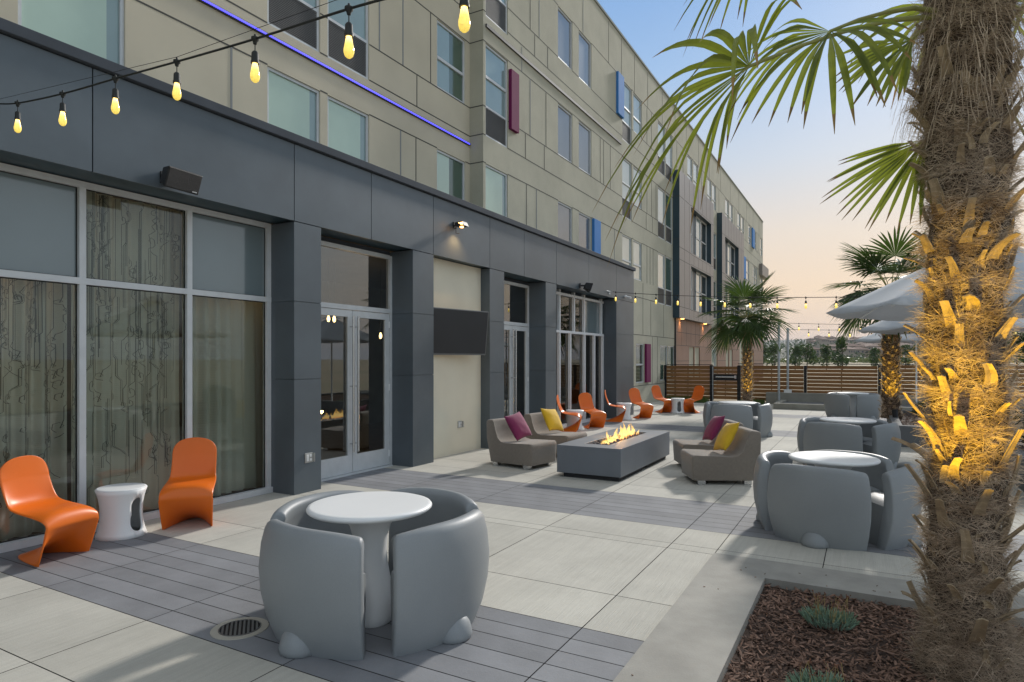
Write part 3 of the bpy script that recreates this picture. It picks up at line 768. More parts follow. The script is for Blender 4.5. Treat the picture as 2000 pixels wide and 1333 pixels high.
def doors(y0,y1,ym,zt=2.43):
    iv = inv_of(wing)
    q = B(); xa, xb = XG-.05, XG+.03
    q.box(xa,xb,y0,y0+.05,0,3.35); q.box(xa,xb,y1-.05,y1,0,3.35); q.box(xa,xb,y0+.05,y1-.05,zt,zt+.07); q.box(xa,xb,y0+.05,y1-.05,3.30,3.36); q.box(xa,xb+.06,y0+.05,y1-.05,0,.015)
    fr = mk('door_frame', q, 'alu', wing, world=True)
    q = B(); q.quad((XG-.01,y0+.05,zt+.07),(XG-.01,y1-.05,zt+.07),(XG-.01,y1-.05,3.30),(XG-.01,y0+.05,3.30)); q.v=[tuple(iv@Vector(v)) for v in q.v]; mk('transom_pane', q, 'glassdoor', fr)
    q = B(); q.box(XG-.03,XG-.02,y0,y1,3.36,3.435); q.v=[tuple(iv@Vector(v)) for v in q.v]; mk('head_panel', q, 'coping', fr)
    for (a,c,hs) in ((y0+.055,ym-.004,1),(ym+.004,y1-.055,-1)):
        q = B(); x0_, x1_ = XG-.03, XG+.018; z1_ = zt-.006
        q.box(x0_,x1_,a,a+.095,.02,z1_); q.box(x0_,x1_,c-.095,c,.02,z1_); q.box(x0_,x1_,a+.095,c-.095,z1_-.10,z1_); q.box(x0_,x1_,a+.095,c-.095,.02,.28)
        dl = mk('door', q, 'alu', wing, world=True, bevel=.002)
        q = B(); q.quad((XG-.006,a+.095,.28),(XG-.006,c-.095,.28),(XG-.006,c-.095,z1_-.10),(XG-.006,a+.095,z1_-.10)); q.v=[tuple(iv@Vector(v)) for v in q.v]; mk('pane', q, 'glassdoor', dl)
        hy = (c-.05) if hs == 1 else (a+.05)
        q = B(); q.tube([(XG+.085,hy,.33),(XG+.085,hy,2.34)],.016,12)
        for z in (.45,1.3,2.18): q.tube([(XG+.018,hy,z),(XG+.085,hy,z)],.009,8)
        q.v=[tuple(iv@Vector(v)) for v in q.v]; mk('handle', q, 'steel', dl, smooth=True, angle=40)
        q = B()
        for z in (.2,1.25,2.25): q.box(XG+.018,XG+.032,(a+.0 if hs==1 else c-.02),(a+.02 if hs==1 else c),z-.05,z+.05)
        q.v=[tuple(iv@Vector(v)) for v in q.v]; mk('hinge', q, 'alu_bright', dl)
doors(6.14,8.06,7.17); doors(10.98,12.85,12.06)

# interior room
b = B()
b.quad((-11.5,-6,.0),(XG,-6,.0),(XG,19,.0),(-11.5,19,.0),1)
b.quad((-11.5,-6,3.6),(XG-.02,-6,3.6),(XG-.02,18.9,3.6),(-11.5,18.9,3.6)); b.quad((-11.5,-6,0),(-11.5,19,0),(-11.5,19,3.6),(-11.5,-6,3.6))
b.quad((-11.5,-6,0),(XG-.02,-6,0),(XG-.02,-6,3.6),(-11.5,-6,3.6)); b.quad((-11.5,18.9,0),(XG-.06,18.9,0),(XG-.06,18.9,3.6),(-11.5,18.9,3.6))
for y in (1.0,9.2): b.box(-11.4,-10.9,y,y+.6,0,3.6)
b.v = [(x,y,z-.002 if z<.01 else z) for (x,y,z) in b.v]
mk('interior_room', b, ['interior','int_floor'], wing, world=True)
def curtain(name, y0,y1,z0,z1,m,label,amp=.05,X=-6.98,lines=0):
    b = B(); n = int((y1-y0)/.015)
    def cx(y,z):
        u = (z-z0)/(z1-z0)
        ph = y*2*math.pi/.17+1.7*math.sin(y*2.7)+.5*math.sin(z*1.1+y*2)
        return X+amp*(math.sin(ph)+.35*math.sin(ph*2.1+1))*(1-.25*u)*(.75+.4*math.sin(y*3.9+1))+.02*math.sin(y*9)
    rows = []
    for j in range(15):
        z = z0+(z1-z0)*j/14; rows.append([(cx(y0+(y1-y0)*i/n,z), y0+(y1-y0)*i/n, z) for i in range(n+1)])
    b.grid(rows)
    rr = random.Random(int(y0*100)+5)
    def rib(path, w_=.0026):
        prev = None
        for k,(y,z) in enumerate(path):
            q = path[min(k+1,len(path)-1)]; p = path[max(k-1,0)]; dy, dz = q[0]-p[0], q[1]-p[1]; l_ = math.hypot(dy,dz) or 1
            ny, nz_ = -dz/l_*w_, dy/l_*w_
            cur = [(cx(y-ny,z-nz_)+.004, y-ny, z-nz_),(cx(y+ny,z+nz_)+.004, y+ny, z+nz_)]
            if prev: b.add([prev[0],prev[1],cur[1],cur[0]],[(0,1,2,3)],1)
            prev = cur
    for _ in range(lines):
        y = rr.uniform(y0+.04,y1-.04); z = rr.uniform(z0+.02,z1-.3); path = [(y,z)]; end = min(z1-.03, z+rr.uniform(.5,2.2)); twin = rr.random() < .5
        while z < end:
            r_ = rr.random()
            if r_ < .55: L_ = rr.uniform(.08,.3); m_ = int(L_/.04)+1; path += [(y,z+L_*(k+1)/m_) for k in range(m_)]; z += L_
            elif r_ < .8: dy = rr.choice((-1,1))*rr.uniform(.02,.07); path += [(y+dy*.5,z+.02),(y+dy,z+.05)]; y += dy; z += .05
            else:
                s_ = rr.choice((-1,1)); w2 = rr.uniform(.03,.06); h2 = rr.uniform(.05,.12)
                path += [(y+s_*w2*.7,z+.01),(y+s_*w2,z+h2*.3),(y+s_*w2*.9,z+h2*.8),(y+s_*w2*.4,z+h2),(y,z+h2*.7),(y+s_*w2*.35,z+h2*.45),(y,z+h2+.03)]; z += h2+.03
            y = min(max(y,y0+.03),y1-.03)
        path = [(min(max(a,y0+.01),y1-.01),min(c,z1-.01)) for (a,c) in path]
        rib(path)
        if twin: rib([(min(a+.014,y1-.005),c) for (a,c) in path], .0016)
    o = mk(name, b, [m,'curtline'], None, smooth=True); tag(o, label, 'curtain', 'curtains behind the tall glazing'); return o
curtain('curtain',-2.6,3.42,.03,3.42,'curtain_p','printed grey curtain with meandering black lines behind the leftmost pane',lines=300)
curtain('curtain',3.46,4.62,.03,3.42,'curtain_p','printed curtain behind the middle pane between the two near orange chairs',lines=72)
curtain('curtain',4.66,5.95,.03,3.42,'curtain','plain pleated curtain behind the pane next to the dark pillar')
pend = thing('pendant_lamp','',  'lamp', (-8.6,5.4,3.598), 0, 'pendant bulbs glowing inside the lounge')
b = B(); b.tube([(0,0,.65),(0,0,-.78)],.006,6); mk('cord', b, 'black', pend)
b = B(); b.lathe([(.0001,-.92),(.02,-.91),(.032,-.87),(.028,-.83),(.012,-.79),(.0001,-.78)],12); mk('lamp_bulb', b, 'warm_s', pend, smooth=True)
pl = [((-7.35,5.26),'through the curtained pane, leftmost of its cluster'),((-7.35,5.50),'through the curtained pane, second of its cluster'),((-7.35,5.68),'through the curtained pane, middle of its cluster'),((-7.35,5.80),'through the curtained pane, fourth of its cluster'),((-7.35,5.98),'through the curtained pane, rightmost of its cluster'),
      ((-9.0,9.0),'at the top of the left door leaf, left one'),((-9.0,9.15),'at the top of the left door leaf, right one'),((-9.0,10.5),'in the upper right door leaf, left of three'),((-9.0,10.75),'in the upper right door leaf, middle of three'),((-9.0,11.1),'in the upper right door leaf, nearest the ring lamp'),((-8.9,14.6),'seen through the second pair of doors'),((-9.3,15.3),'seen deeper through the second pair of doors')]
for i, ((x,y),l_) in enumerate(pl):
    o = pend if i == 0 else copy_tree(pend,(x,y,3.598),0,'')
    o.location = (x,y,3.598 if i < 5 else (3.33 if i < 7 else 3.05)); o['label'] = 'small warm pendant bulb '+l_
lamp('lounge_lamp','POINT',(-8.6,5.0,2.5),7,(1,.6,.28),size=.3)
lamp('lounge_lamp','POINT',(-7.75,2.5,2.7),15,(1,.58,.25),size=.2)
lamp('lounge_lamp','POINT',(-8.8,9.5,2.5),14,(1,.6,.28),size=.3)
# curved ring lamp inside the right door leaf
b = B(); b.tube([(-9.3,12.45+.16*math.cos(a),2.13+.20*math.sin(a)) for a in [R(90+12*i) for i in range(16)]],.022,8)
tag(mk('ring_lamp', b, 'warm_s', None, smooth=True),'curved glowing crescent lamp inside behind the right door leaf','lamp')

# ------------------------------------------------------------------ wall mounted things
def speaker(loc, rz, label):
    t = thing('wall_speaker', label, 'speaker', loc, rz, 'black wall speakers on the fascia')
    b = B()   # wedge cabinet: wide front, narrower back
    fw, bw, fh, bh, dp = .20,.13,.105,.07,.17
    vs = [(dp,-fw,-fh),(dp,fw,-fh),(dp,fw,fh),(dp,-fw,fh),(0,-bw,-bh),(0,bw,-bh),(0,bw,bh),(0,-bw,bh)]
    b.add(vs,[(0,1,2,3),(4,7,6,5),(0,4,5,1),(3,2,6,7),(0,3,7,4),(1,5,6,2)])
    c = mk('cabinet', b, 'spk', t, bevel=.012, loc=(.12,0,0), rot=(0,R(20),0))
    b = B(); b.box(dp,dp+.006,-fw+.012,fw-.012,-fh+.012,fh-.012); mk('grille', b, 'spk_grille', c, bevel=.004)
    b = B()
    for i in range(4):  # maker's plate, tiny bright strokes
        b.box(dp+.006,dp+.008,.115+i*.014,.125+i*.014,-.085,-.074)
    mk('badge', b, 'alu_bright', c)
    b = B(); b.box(0,.02,-.05,.05,-.06,.06); b.tube([(.02,0,0),(.13,0,0)],.022,10); mk('bracket', b, 'black', t)
    return t
speaker((XF,3.98,3.54), R(6), 'black wedge speaker on the fascia above the big curtained windows')
speaker((XF,14.75,3.53), R(28), 'smaller looking black speaker on the fascia above the far window')

t = thing('television', 'large flat black television on a tilting mount on the cream wall', 'television', (-6.45,9.4,1.75))
W_, H_ = 1.40,.80
o_ = B(); o_.box(-.03,0,-W_/2,W_/2,-H_/2,H_/2)
cab = mk('casing', o_, 'tv_bezel', t, bevel=.006, loc=(.22,-.03,.42), rot=(0,R(6),R(-11)))
b = B(); b.box(0,.002,-W_/2+.018,W_/2-.018,-H_/2+.028,H_/2-.018); mk('screen', b, 'tv_screen', cab)
b = B(); b.box(0,.02,-.2,.2,.2,.6); b.box(.02,.17,-.05,.05,.35,.45); mk('wall_mount', b, 'black', t)

t = thing('wall_light', 'small black flood light shining warm on the fascia above the television', 'light', (XF,9.22,4.02))
b = B(); b.box(0,.02,-.05,.05,-.05,.05); b.tube([(.02,0,0),(.10,0,0)],.012,8); b.tube([(.03,0,0),(.03,0,-.14),(.1,0,-.155)],.006,6); mk('arm', b, 'black', t)
b = B(); b.add([(.06,-.10,-.035),(.24,-.08,-.035),(.24,.10,-.035),(.06,.10,-.035),(.07,-.09,.03),(.20,-.07,.045),(.20,.09,.045),(.07,.09,.03)],[(0,3,2,1),(4,5,6,7),(0,1,5,4),(1,2,6,5),(2,3,7,6),(3,0,4,7)]); mk('head', b, 'black', t, bevel=.006)
b = B(); b.box(.10,.22,-.083,-.079,-.02,.02) ; b.lathe([(.0001,.0),(.03,.004),(.034,.02)],14,c=(.15,0,-.058)); mk('lens', b, 'warm', t)
lamp('wall_light_lamp','SPOT',(XF+.16,9.22,3.93),18,(1,.6,.25),(XF+.02,9.22,2.6),.03,120,.9)

def outlet(loc,label):
    t = thing('outlet', label, 'outlet', loc)
    b = B(); b.box(0,.012,-.062,.062,-.062,.062); mk('plate', b, 'plate', t, bevel=.004)
    b = B(); b.box(.012,.018,-.042,-.008,-.04,.04); b.lathe([(.0001,0),(.017,0),(.017,-.005)],12,c=(0,0,0))
    b = B(); b.box(.012,.02,-.045,-.006,-.042,.042); b.box(.012,.02,.006,.045,.008,.042); b.box(.012,.02,.006,.045,-.042,-.008); mk('socket', b, 'socketw', t, bevel=.003)
    b = B(); b.box(.012,.05,.062,.066,-.055,.055); mk('flap', b, 'plate', t)
outlet((XF,5.90,.44),'silver outlet box low on the first dark pillar')
outlet((-6.45,9.67,.52),'grey outlet box low on the cream wall under the television')
t = thing('security_camera','small white security camera on the fascia end by the string lights','camera',(XF,18.15,3.55))
b = B(); b.lathe([(.0001,.0),(.04,.0),(.045,.03),(.04,.05),(.0001,.05)],14); b.v=[(z+.0,x,y) for (x,y,z) in b.v]; mk('base', b, 'white_pl', t)
b = B(); b.tube([(.04,0,0),(.12,-.02,-.03),(.2,-.03,-.05)],.03,12); mk('body', b, 'white_pl', t)
t = thing('string_light_bracket','small metal hook and eye bracket on the fascia holding the far string lights','bracket',(XF,16.85,3.55))
b = B(); b.box(0,.01,-.06,.06,-.05,.05); b.tube([(.01,0,0),(.07,0,.02),(.11,0,.01)],.008,8); b.tube([(.01,-.25,.03),(.03,-.12,.02),(.01,0,0)],.006,6); mk('hook', b, 'galv', t)

# ------------------------------------------------------------------ furniture
def shell_profile():
    return [(.655,.0),(.70,.12),(.733,.28),(.742,.42),(.728,.58),(.705,.675),(.69,.705),(.665,.722),(.635,.722),(.612,.705),(.603,.68),(.615,.62),(.632,.52),(.628,.42),(.60,.25),(.56,.06),(.545,.0)]
def seg_mesh(prof, half, n=22, taper=None, er=.02):
    """closed profile swept through an arc with rounded, capped ends"""
    b = B(); rows = []
    cr_ = sum(p[0] for p in prof)/len(prof); cz = sum(p[1] for p in prof)/len(prof)
    angs = [(-half, .93), (-half+.008, .975), (-half+.022,.995)] + [(-half+.03 + (2*half-.06)*i/n, 1) for i in range(n+1)] + [(half-.022,.995),(half-.008,.975),(half,.93)]
    for a, s in angs:
        row = []
        for (r, z) in prof:
            zz = cz+(z-cz)*s if z > .01 else 0
            # thickness shrinks toward profile mid line at the rounded ends
            rr = r + (0 if s == 1 else (1-s)*.35*(1 if r < cr_ else -1)*.35)
            drop = .0
            if taper: drop = taper*(abs(a)/half)**3 * (z/.72)
            row.append((rr*math.cos(a), rr*math.sin(a), max(0, zz-drop)))
        rows.append(row)
    b.grid(rows, closed=True)
    n_ = len(prof)
    b.f.append(list(range(n_))); b.m.append(0)
    off = (len(rows)-1)*n_; b.f.append([off+i for i in reversed(range(n_))]); b.m.append(0)
    return b
shell_b = seg_mesh(shell_profile(), R(37.5), taper=.035)
seat_prof = [(.60,.40),(.55,.415),(.45,.425),(.36,.43),(.315,.42),(.295,.39),(.29,.33),(.30,.2),(.325,.0),(.59,.0)]
def seat_mesh():
    b = B(); rows = []
    half = R(33)
    for i in range(19):
        u = -1+2*i/18; a = half*u
        k = 1-.10*abs(u)**3
        rows.append([(r*math.cos(a)+(1-k)*.12, r*math.sin(a)*(1 if r > .4 else .95), z*(k if z > .05 else 1)) for (r,z) in seat_prof])
    b.grid(rows, closed=True); n_ = len(seat_prof)
    b.f.append(list(range(n_))); b.m.append(0); off = 18*n_; b.f.append([off+i for i in reversed(range(n_))]); b.m.append(0)
    return b
def foot_mesh():
    b = B(); prof = [(.0001,.155),(.045,.148),(.085,.120),(.108,.08),(.120,.035),(.118,.008),(.108,.0)]
    b.lathe(prof, 20); b.v = [(.635+x*.95, y*1.02, z) for (x,y,z) in b.v]; return b
tub = thing('tub_chair','', 'chair', (0,0,0), 0, 'grey moulded tub chairs around the white round tables')
mk('shell', shell_b, 'grey_pl', tub, smooth=True, fixn=True, angle=50)
mk('seat', seat_mesh(), 'grey_pl', tub, smooth=True, fixn=True, angle=50)
mk('foot', foot_mesh(), 'grey_pl', tub, smooth=True, fixn=True)
tbl = thing('round_table','', 'table', (0,0,0), 0, 'white round pedestal tables on the patio')
b = B(); b.lathe([(.0001,.696),(.33,.696),(.37,.6965),(.395,.70),(.408,.712),(.410,.722),(.402,.733),(.386,.738),(.380,.7385),(.30,.7385),(.0001,.7385)],72); mk('tabletop', b, 'white_pl', tbl, smooth=True, angle=60)
b = B(); rows = []
pp = [(.205,0),(.212,.012),(.205,.05),(.175,.13),(.142,.22),(.118,.32),(.108,.42),(.112,.52),(.135,.60),(.185,.665),(.235,.694)]
for (r,z) in pp:
    row = []
    for i in range(48):
        a = 2*math.pi*i/48
        k = 1+.16*max(0,1-z/.30)*math.cos(3*(a+.9-z*2.2))
        row.append((r*k*math.cos(a), r*k*math.sin(a), z))
    rows.append(row)
b.grid(rows, closed=True); mk('pedestal', b, 'white_pl', tbl, smooth=True)

tabs = [((-2.85,3.30), [-94,-4,86,176], 'nearest white round table in the foreground left of centre',
         ['grey tub chair at the nearest table, front left with its foot by the drain','grey tub chair at the nearest table, front right','grey tub chair at the nearest table, rear right','grey tub chair at the nearest table, rear left by the window']),
        ((-.29,7.07), [-101,-11,79,169], 'white round table beside the big palm trunk, second nearest',
         ['grey tub chair, broad back to the camera, at the table beside the palm trunk','grey tub chair partly hidden by the big palm trunk','grey tub chair on the far side of the table beside the palm trunk','grey tub chair behind the yellow cushion seat, open side to the right']),
        ((-.27,11.6), [-110,-20,70,160], 'white round table in front of the raised planter, behind the table by the palm trunk',
         ['grey tub chair at the planter side table, front left','grey tub chair at the planter side table, right, against the planter wall','grey tub chair at the planter side table, far side','grey tub chair at the planter side table, far left sliver']),
        ((-2.55,15.06), [-92,-2,88,178], 'white round table beyond the fire pit seats, left of the others',
         ['grey tub chair facing away beyond the magenta cushion','grey tub chair right of the table beyond the fire pit','grey tub chair on the far side of the table beyond the fire pit','grey tub chair left of the table beyond the fire pit, near the orange chairs']),
        ((-.35,20.8), [-134,-44,46,136], 'farthest white round table by the low concrete wall',
         ['grey tub chair at the farthest table, front left','grey tub chair at the farthest table, front right beside the planter palm','grey tub chair at the farthest table, back right','grey tub chair at the farthest table, back left'])]
first = True
for (c, angs, lt, lcs) in tabs:
    if first: tbl.location = (c[0]-.05,c[1]-.02,0); tbl['label'] = lt; tbl.rotation_euler = (0,0,R(10))
    else: copy_tree(tbl,(c[0],c[1],0),R(angs[0]),lt)
    for a, lc in zip(angs, lcs):
        if first and a == angs[0]: tub.location = (c[0],c[1],0); tub.rotation_euler = (0,0,R(a)); tub['label'] = lc
        else: copy_tree(tub,(c[0],c[1],0),R(a),lc)
    first = False

# cantilever plastic chair ------------------------------------------------
def lerp(a,b,t): return a+(b-a)*t
def interp(tab, s):
    for i in range(len(tab)-1):
        if s <= tab[i+1][0] or i == len(tab)-2:
            t = (s-tab[i][0])/(tab[i+1][0]-tab[i][0]); t = max(0,min(1,t)); t2 = t*t*(3-2*t) if False else t
            p0 = tab[max(i-1,0)]; p1 = tab[i]; p2 = tab[i+1]; p3 = tab[min(i+2,len(tab)-1)]
            out = []
            for k in range(1,len(p1)):
                a,b_,c,d = p0[k],p1[k],p2[k],p3[k]
                out.append(.5*((2*b_)+(-a+c)*t2+(2*a-5*b_+4*c-d)*t2*t2+(-a+3*b_-3*c+d)*t2**3))
            return out
def s_chair_mesh():
    # x forward, y sideways. table: s, x, z, half width, edge curl(x), edge curl(z)
    T = [(0,-.262,.862,.070,0,-.016),(.02,-.261,.860,.120,0,-.034),(.05,-.260,.848,.162,-.004,-.040),(.10,-.257,.815,.195,-.010,-.03),(.17,-.250,.748,.218,-.0,-.0),(.26,-.240,.688,.222,-.0,0),(.30,-.235,.66,.222,-.0,0),
         (.42,-.217,.57,.223,.018,.0),(.50,-.200,.505,.224,.032,.006),(.56,-.172,.462,.228,.030,.012),(.62,-.120,.438,.235,.015,.010),(.72,0.0,.430,.244,.0,-.006),
         (.82,.11,.436,.248,-.0,-.030),(.90,.20,.433,.250,.010,-.048),(.95,.248,.416,.250,.012,-.05),(1.0,.278,.375,.250,.008,-.03),(1.06,.288,.32,.248,.003,0)]
    rows = []; nt_ = 20; S = 46
    for j in range(S+1):
        s = 1.06*(j/S)**1.25; x,z,hw,cx_,cz_ = interp(T, s)
        if s < .26: hw = .018+.204*(1-(1-s/.26)**2.6)**(1/2.0); z = .862-.862*0-(.862-.688)*(s/.26); x = -.262+.022*(s/.26); cx_, cz_ = -.010*math.sin(math.pi*s/.26), 0
        row = []
        for i in range(nt_+1):
            t = -1+2*i/nt_
            e_ = abs(t)**3.0
            row.append((x+cx_*e_, hw*t*(1-.03*e_), z+cz_*e_))
        rows.append(row)
    # skirt: plan curve is a U that deepens toward the floor
    K = 22
    for j in range(1,K+1):
        q = j/K; z = .32*(1-q)
        fx = .288 - .085*q**1.1
        dp = .50*(.42*q+.58*q**2.8)
        row = []
        for i in range(nt_+1):
            t = -1+2*i/nt_
            k = (1-abs(t)**2.6)
            hw = .248 - .02*q
            hwk = hw*(1-.0*q)
            row.append((fx+.006*abs(t)**3*(1-q) - dp*k, hwk*(t if q < .01 else math.copysign(abs(t)**(1+.55*q), t)), z + .0))
        rows.append(row)
    b = B(); b.grid(rows); return b
pan = thing('plastic_chair','', 'chair', (0,0,0), 0, 'orange cantilever plastic chairs along the wing')
o = mk('chair_body', s_chair_mesh(), 'orange', pan, smooth=True, solid=.016, subd=1)
st_ = thing('side_table','', 'table', (0,0,0), 0, 'small white drum side tables between orange chairs')
def side_table_mesh():
    H = .455; pts = []; edges = []
    hole = []
    for k in range(44):
        a = 2*math.pi*k/44
        r_ = .115*(1+.16*math.cos(2*a)) ; 
        z = .215+.160*math.sin(a); x = (.050+.034*abs(math.sin(a))**1.5)*math.cos(a)*1.15*(1.0 if math.sin(a) > 0 else 1.15)
        hole.append((x/.19, z))
    n = len(hole); pts += hole; edges += [(i,(i+1)%n) for i in range(n)]
    NX, NZ = 44, 12
    idx0 = len(pts)
    def inside(p, grow=1.12):
        cx_ = 0; c = False; x,z = p
        hh = [(hx*grow, .215+(hz-.215)*grow) for hx,hz in hole]
        j = len(hh)-1
        for i in range(len(hh)):
            if (hh[i][1] > z) != (hh[j][1] > z) and x < (hh[j][0]-hh[i][0])*(z-hh[i][1])/(hh[j][1]-hh[i][1])+hh[i][0]: c = not c
            j = i
        return c
    for j in range(NZ+1):
        for i in range(NX+1):
            p = (-math.pi+2*math.pi*i/NX, H*j/NZ)
            if not inside(p): pts.append(p)
    res = delaunay_2d_cdt([Vector(p) for p in pts], edges, [], 0, 1e-6)
    vs, fs = res[0], res[2]
    def rad(z):
        u = z/H; return .172+.040*(abs(u-.50)/.50)**2.3
    V = [(rad(p.y)*math.cos(p.x), rad(p.y)*math.sin(p.x), p.y) for p in vs]
    F = []
    for f in fs:
        c = (sum(vs[i].x for i in f)/len(f), sum(vs[i].y for i in f)/len(f))
        if inside(c, 1.0): continue
        F.append(tuple(f))
    b = B(); b.add(V, F); return b
mk('drum', side_table_mesh(), 'white_pl', st_, smooth=True, solid=.016, fixn=True, angle=60)
b = B(); b.lathe([(.0001,.448),(.19,.448),(.206,.452),(.214,.459),(.208,.466),(.195,.468),(.0001,.466)],40); mk('top', b, 'white_pl', st_, smooth=True, angle=60)

ch = [((-6.14,2.86),14,'orange cantilever chair nearest the camera at the left edge'),((-6.10,4.17),-43,'orange cantilever chair in front of the mullion right of the white drum table, near pair'),
      ((-6.13,13.80),18,'orange chair in side view just behind the yellow cushion seat'),((-5.98,14.85),-30,'orange chair facing the patio right of the far window, second of its pair'),
      ((-6.02,16.65),18,'orange chair in side view before the last dark pillar'),((-5.72,17.95),-30,'orange chair facing the patio in front of the last dark pillar'),
      ((-5.72,20.2),-25,'orange chair left of the farthest drum table'),((-4.80,20.55),242,'orange chair right of the farthest drum table, facing left')]
for i, ((x,y),a,l_) in enumerate(ch):
    if i == 0: pan.location = (x,y,0); pan.rotation_euler = (0,0,R(a)); pan['label'] = l_
    else: copy_tree(pan,(x,y,0),R(a),l_)
sts = [((-6.30,3.58),R(15),'white drum side table with a keyhole cutout between the two near orange chairs'),((-6.2,14.33),R(20),'white drum side table between the orange chairs by the far window'),
       ((-5.98,17.3),R(20),'white drum side table between the orange chairs by the last pillar'),((-5.22,20.2),R(-60),'farthest white drum side table, in front of the fence')]
for i, ((x,y),a,l_) in enumerate(sts):
    if i == 0: st_.location = (x,y,0); st_.rotation_euler = (0,0,a); st_['label'] = l_
    else: copy_tree(st_,(x,y,0),a,l_)

# lounge seats --------------------------------------------------------------
def lounge_body():
    # side profile (x forward, z up), widths along y
    prof = [(.46,.06),(.478,.345),(.470,.378),(.445,.397),(.12,.385),(-.06,.375),(-.15,.392),(-.215,.45),(-.265,.58),(-.295,.695),(-.312,.722),(-.335,.732),(-.43,.722),(-.455,.70),(-.458,.66),(-.45,.42),(-.36,.06)]
    b = B(); n = len(prof); W2 = .335
    ys = [(-W2,.965),(-W2+.012,.99),(-W2+.035,1),(-.12,1.0),(.12,1.0),(W2-.035,1),(W2-.012,.99),(W2,.965)]
    cx_, cz_ = -.0,.33; rows = []
    for (y,s) in ys: rows.append([(cx_+(x-cx_)*s, y, cz_+(z-cz_)*(s if z > .1 else 1)) for (x,z) in prof])
    b.grid(rows, closed=True); b.f.append(list(range(n))); b.m.append(0); off = (len(ys)-1)*n; b.f.append([off+i for i in reversed(range(n))]); b.m.append(0)
    return b
lou = thing('lounge_seat','', 'seat', (0,0,0), 0, 'taupe armless lounge seats around the fire pit')
mk('upholstery', lounge_body(), 'sofa', lou, smooth=True, fixn=True, angle=55)
for (x,y) in ((.34,-.27),(.34,.27),(-.28,-.27),(-.28,.27)):
    b = B(); b.box(x-.05,x+.05,y-.045,y+.045,0,.0585); mk('foot', b, 'steel', lou, bevel=.004)
ls = [((-4.88,9.10),-10,'taupe lounge seat left of the fire pit with a magenta cushion'),((-4.86,10.35),-8,'taupe lounge seat behind it with a yellow cushion, left of the fire pit'),
      ((-1.80,9.27),208,'taupe lounge seat right of the fire pit with a yellow cushion'),((-2.20,10.35),208,'taupe lounge seat right of the fire pit with a magenta cushion, mostly hidden')]
for i, ((x,y),a,l_) in enumerate(ls):
    if i == 0: lou.location = (x,y,0); lou.rotation_euler = (0,0,R(a)); lou['label'] = l_
    else: copy_tree(lou,(x,y,0),R(a),l_)
def pillow_mesh(seed):
    b = B(); n = 18; s = .225
    for side in (1,-1):
        rows = []
        for j in range(n+1):
            row = []
            for i in range(n+1):
                u, v = -1+2*i/n, -1+2*j/n
                ed = (1-abs(u)**2.4)*(1-abs(v)**2.4)
                th = .075*max(0,ed)**.55
                pin = 1-.07*(1-abs(u))*(abs(v)>.0)*abs(v)**3
                px_ = u*s*(1-.085*(1-u*u)*abs(v)**2*0-.07*(1-v*v)*abs(u)**4); py_ = v*s*(1-.07*(1-u*u)*abs(v)**4)
                wr = .006*noise.noise(Vector((u*2.5+seed,v*2.5,side*3)))*(ed**.5 if ed > 0 else 0)
                row.append((px_, py_, side*(th+wr)))
            rows.append(row)
        b.grid(rows if side == 1 else rows[::-1])
    return b
def pillow(seat_loc, seat_rz, m, label, dy=0, spin=45, lean=26, k=0):
    o = mk('cushion', pillow_mesh(k*3.7), m, None, smooth=True, fixn=True)
    tag(o, label, 'cushion')
    base = Matrix.Translation((seat_loc[0],seat_loc[1],0)) @ Matrix.Rotation(seat_rz,4,'Z')
    mloc = base @ Matrix.Translation((-.085,dy,.615)) @ Matrix.Rotation(R(90-lean),4,'Y') @ Matrix.Rotation(R(spin),4,'Z')
    o.location = mloc.to_translation(); o.rotation_euler = mloc.to_euler()
pillow(ls[0][0],R(ls[0][1]),'pil_m','magenta cushion leaning on the front left lounge seat',dy=.04,spin=8,lean=30,k=1)
pillow(ls[1][0],R(ls[1][1]),'pil_y','yellow cushion leaning on the rear left lounge seat',dy=.04,spin=-6,lean=30,k=2)
pillow(ls[2][0],R(ls[2][1]),'pil_y','yellow cushion leaning on the right lounge seat nearest the camera',dy=.0,spin=9,lean=30,k=3)
pillow(ls[3][0],R(ls[3][1]),'pil_m','magenta cushion leaning on the rear right lounge seat',dy=.02,spin=7,lean=30,k=4)

# fire pit -------------------------------------------------------------------
fx0,fx1,fy0,fy1,fz = -3.93,-2.96,8.43,10.92,.46
fp = thing('fire_pit','long grey rectangular fire pit with flames and lava stones','fire pit',((fx0+fx1)/2,(fy0+fy1)/2,0))
b = B(); ix0,ix1,iy0,iy1 = fx0+.30,fx1-.30,fy0+.33,fy1-.33; zb = .065
for (a,c,d,e_) in rects_minus(fx0,fx1,fy0,fy1,[(ix0,ix1,iy0,iy1)]): b.quad((a,d,fz),(c,d,fz),(c,e_,fz),(a,e_,fz))
for (p,q) in (((fx0,fy0),(fx1,fy0)),((fx1,fy0),(fx1,fy1)),((fx1,fy1),(fx0,fy1)),((fx0,fy1),(fx0,fy0))):
    b.quad((p[0],p[1],zb),(q[0],q[1],zb),(q[0],q[1],fz),(p[0],p[1],fz))
b.quad((fx0,fy0,zb),(fx0,fy1,zb),(fx1,fy1,zb),(fx1,fy0,zb))
for (p,q) in (((ix0,iy0),(ix0,iy1)),((ix0,iy1),(ix1,iy1)),((ix1,iy1),(ix1,iy0)),((ix1,iy0),(ix0,iy0))):
    b.quad((p[0],p[1],fz-.09),(q[0],q[1],fz-.09),(q[0],q[1],fz),(p[0],p[1],fz))
b.quad((ix0,iy0,fz-.09),(ix1,iy0,fz-.09),(ix1,iy1,fz-.09),(ix0,iy1,fz-.09))
mk('body', b, 'fp', fp, world=True, fixn=True, bevel=.006)
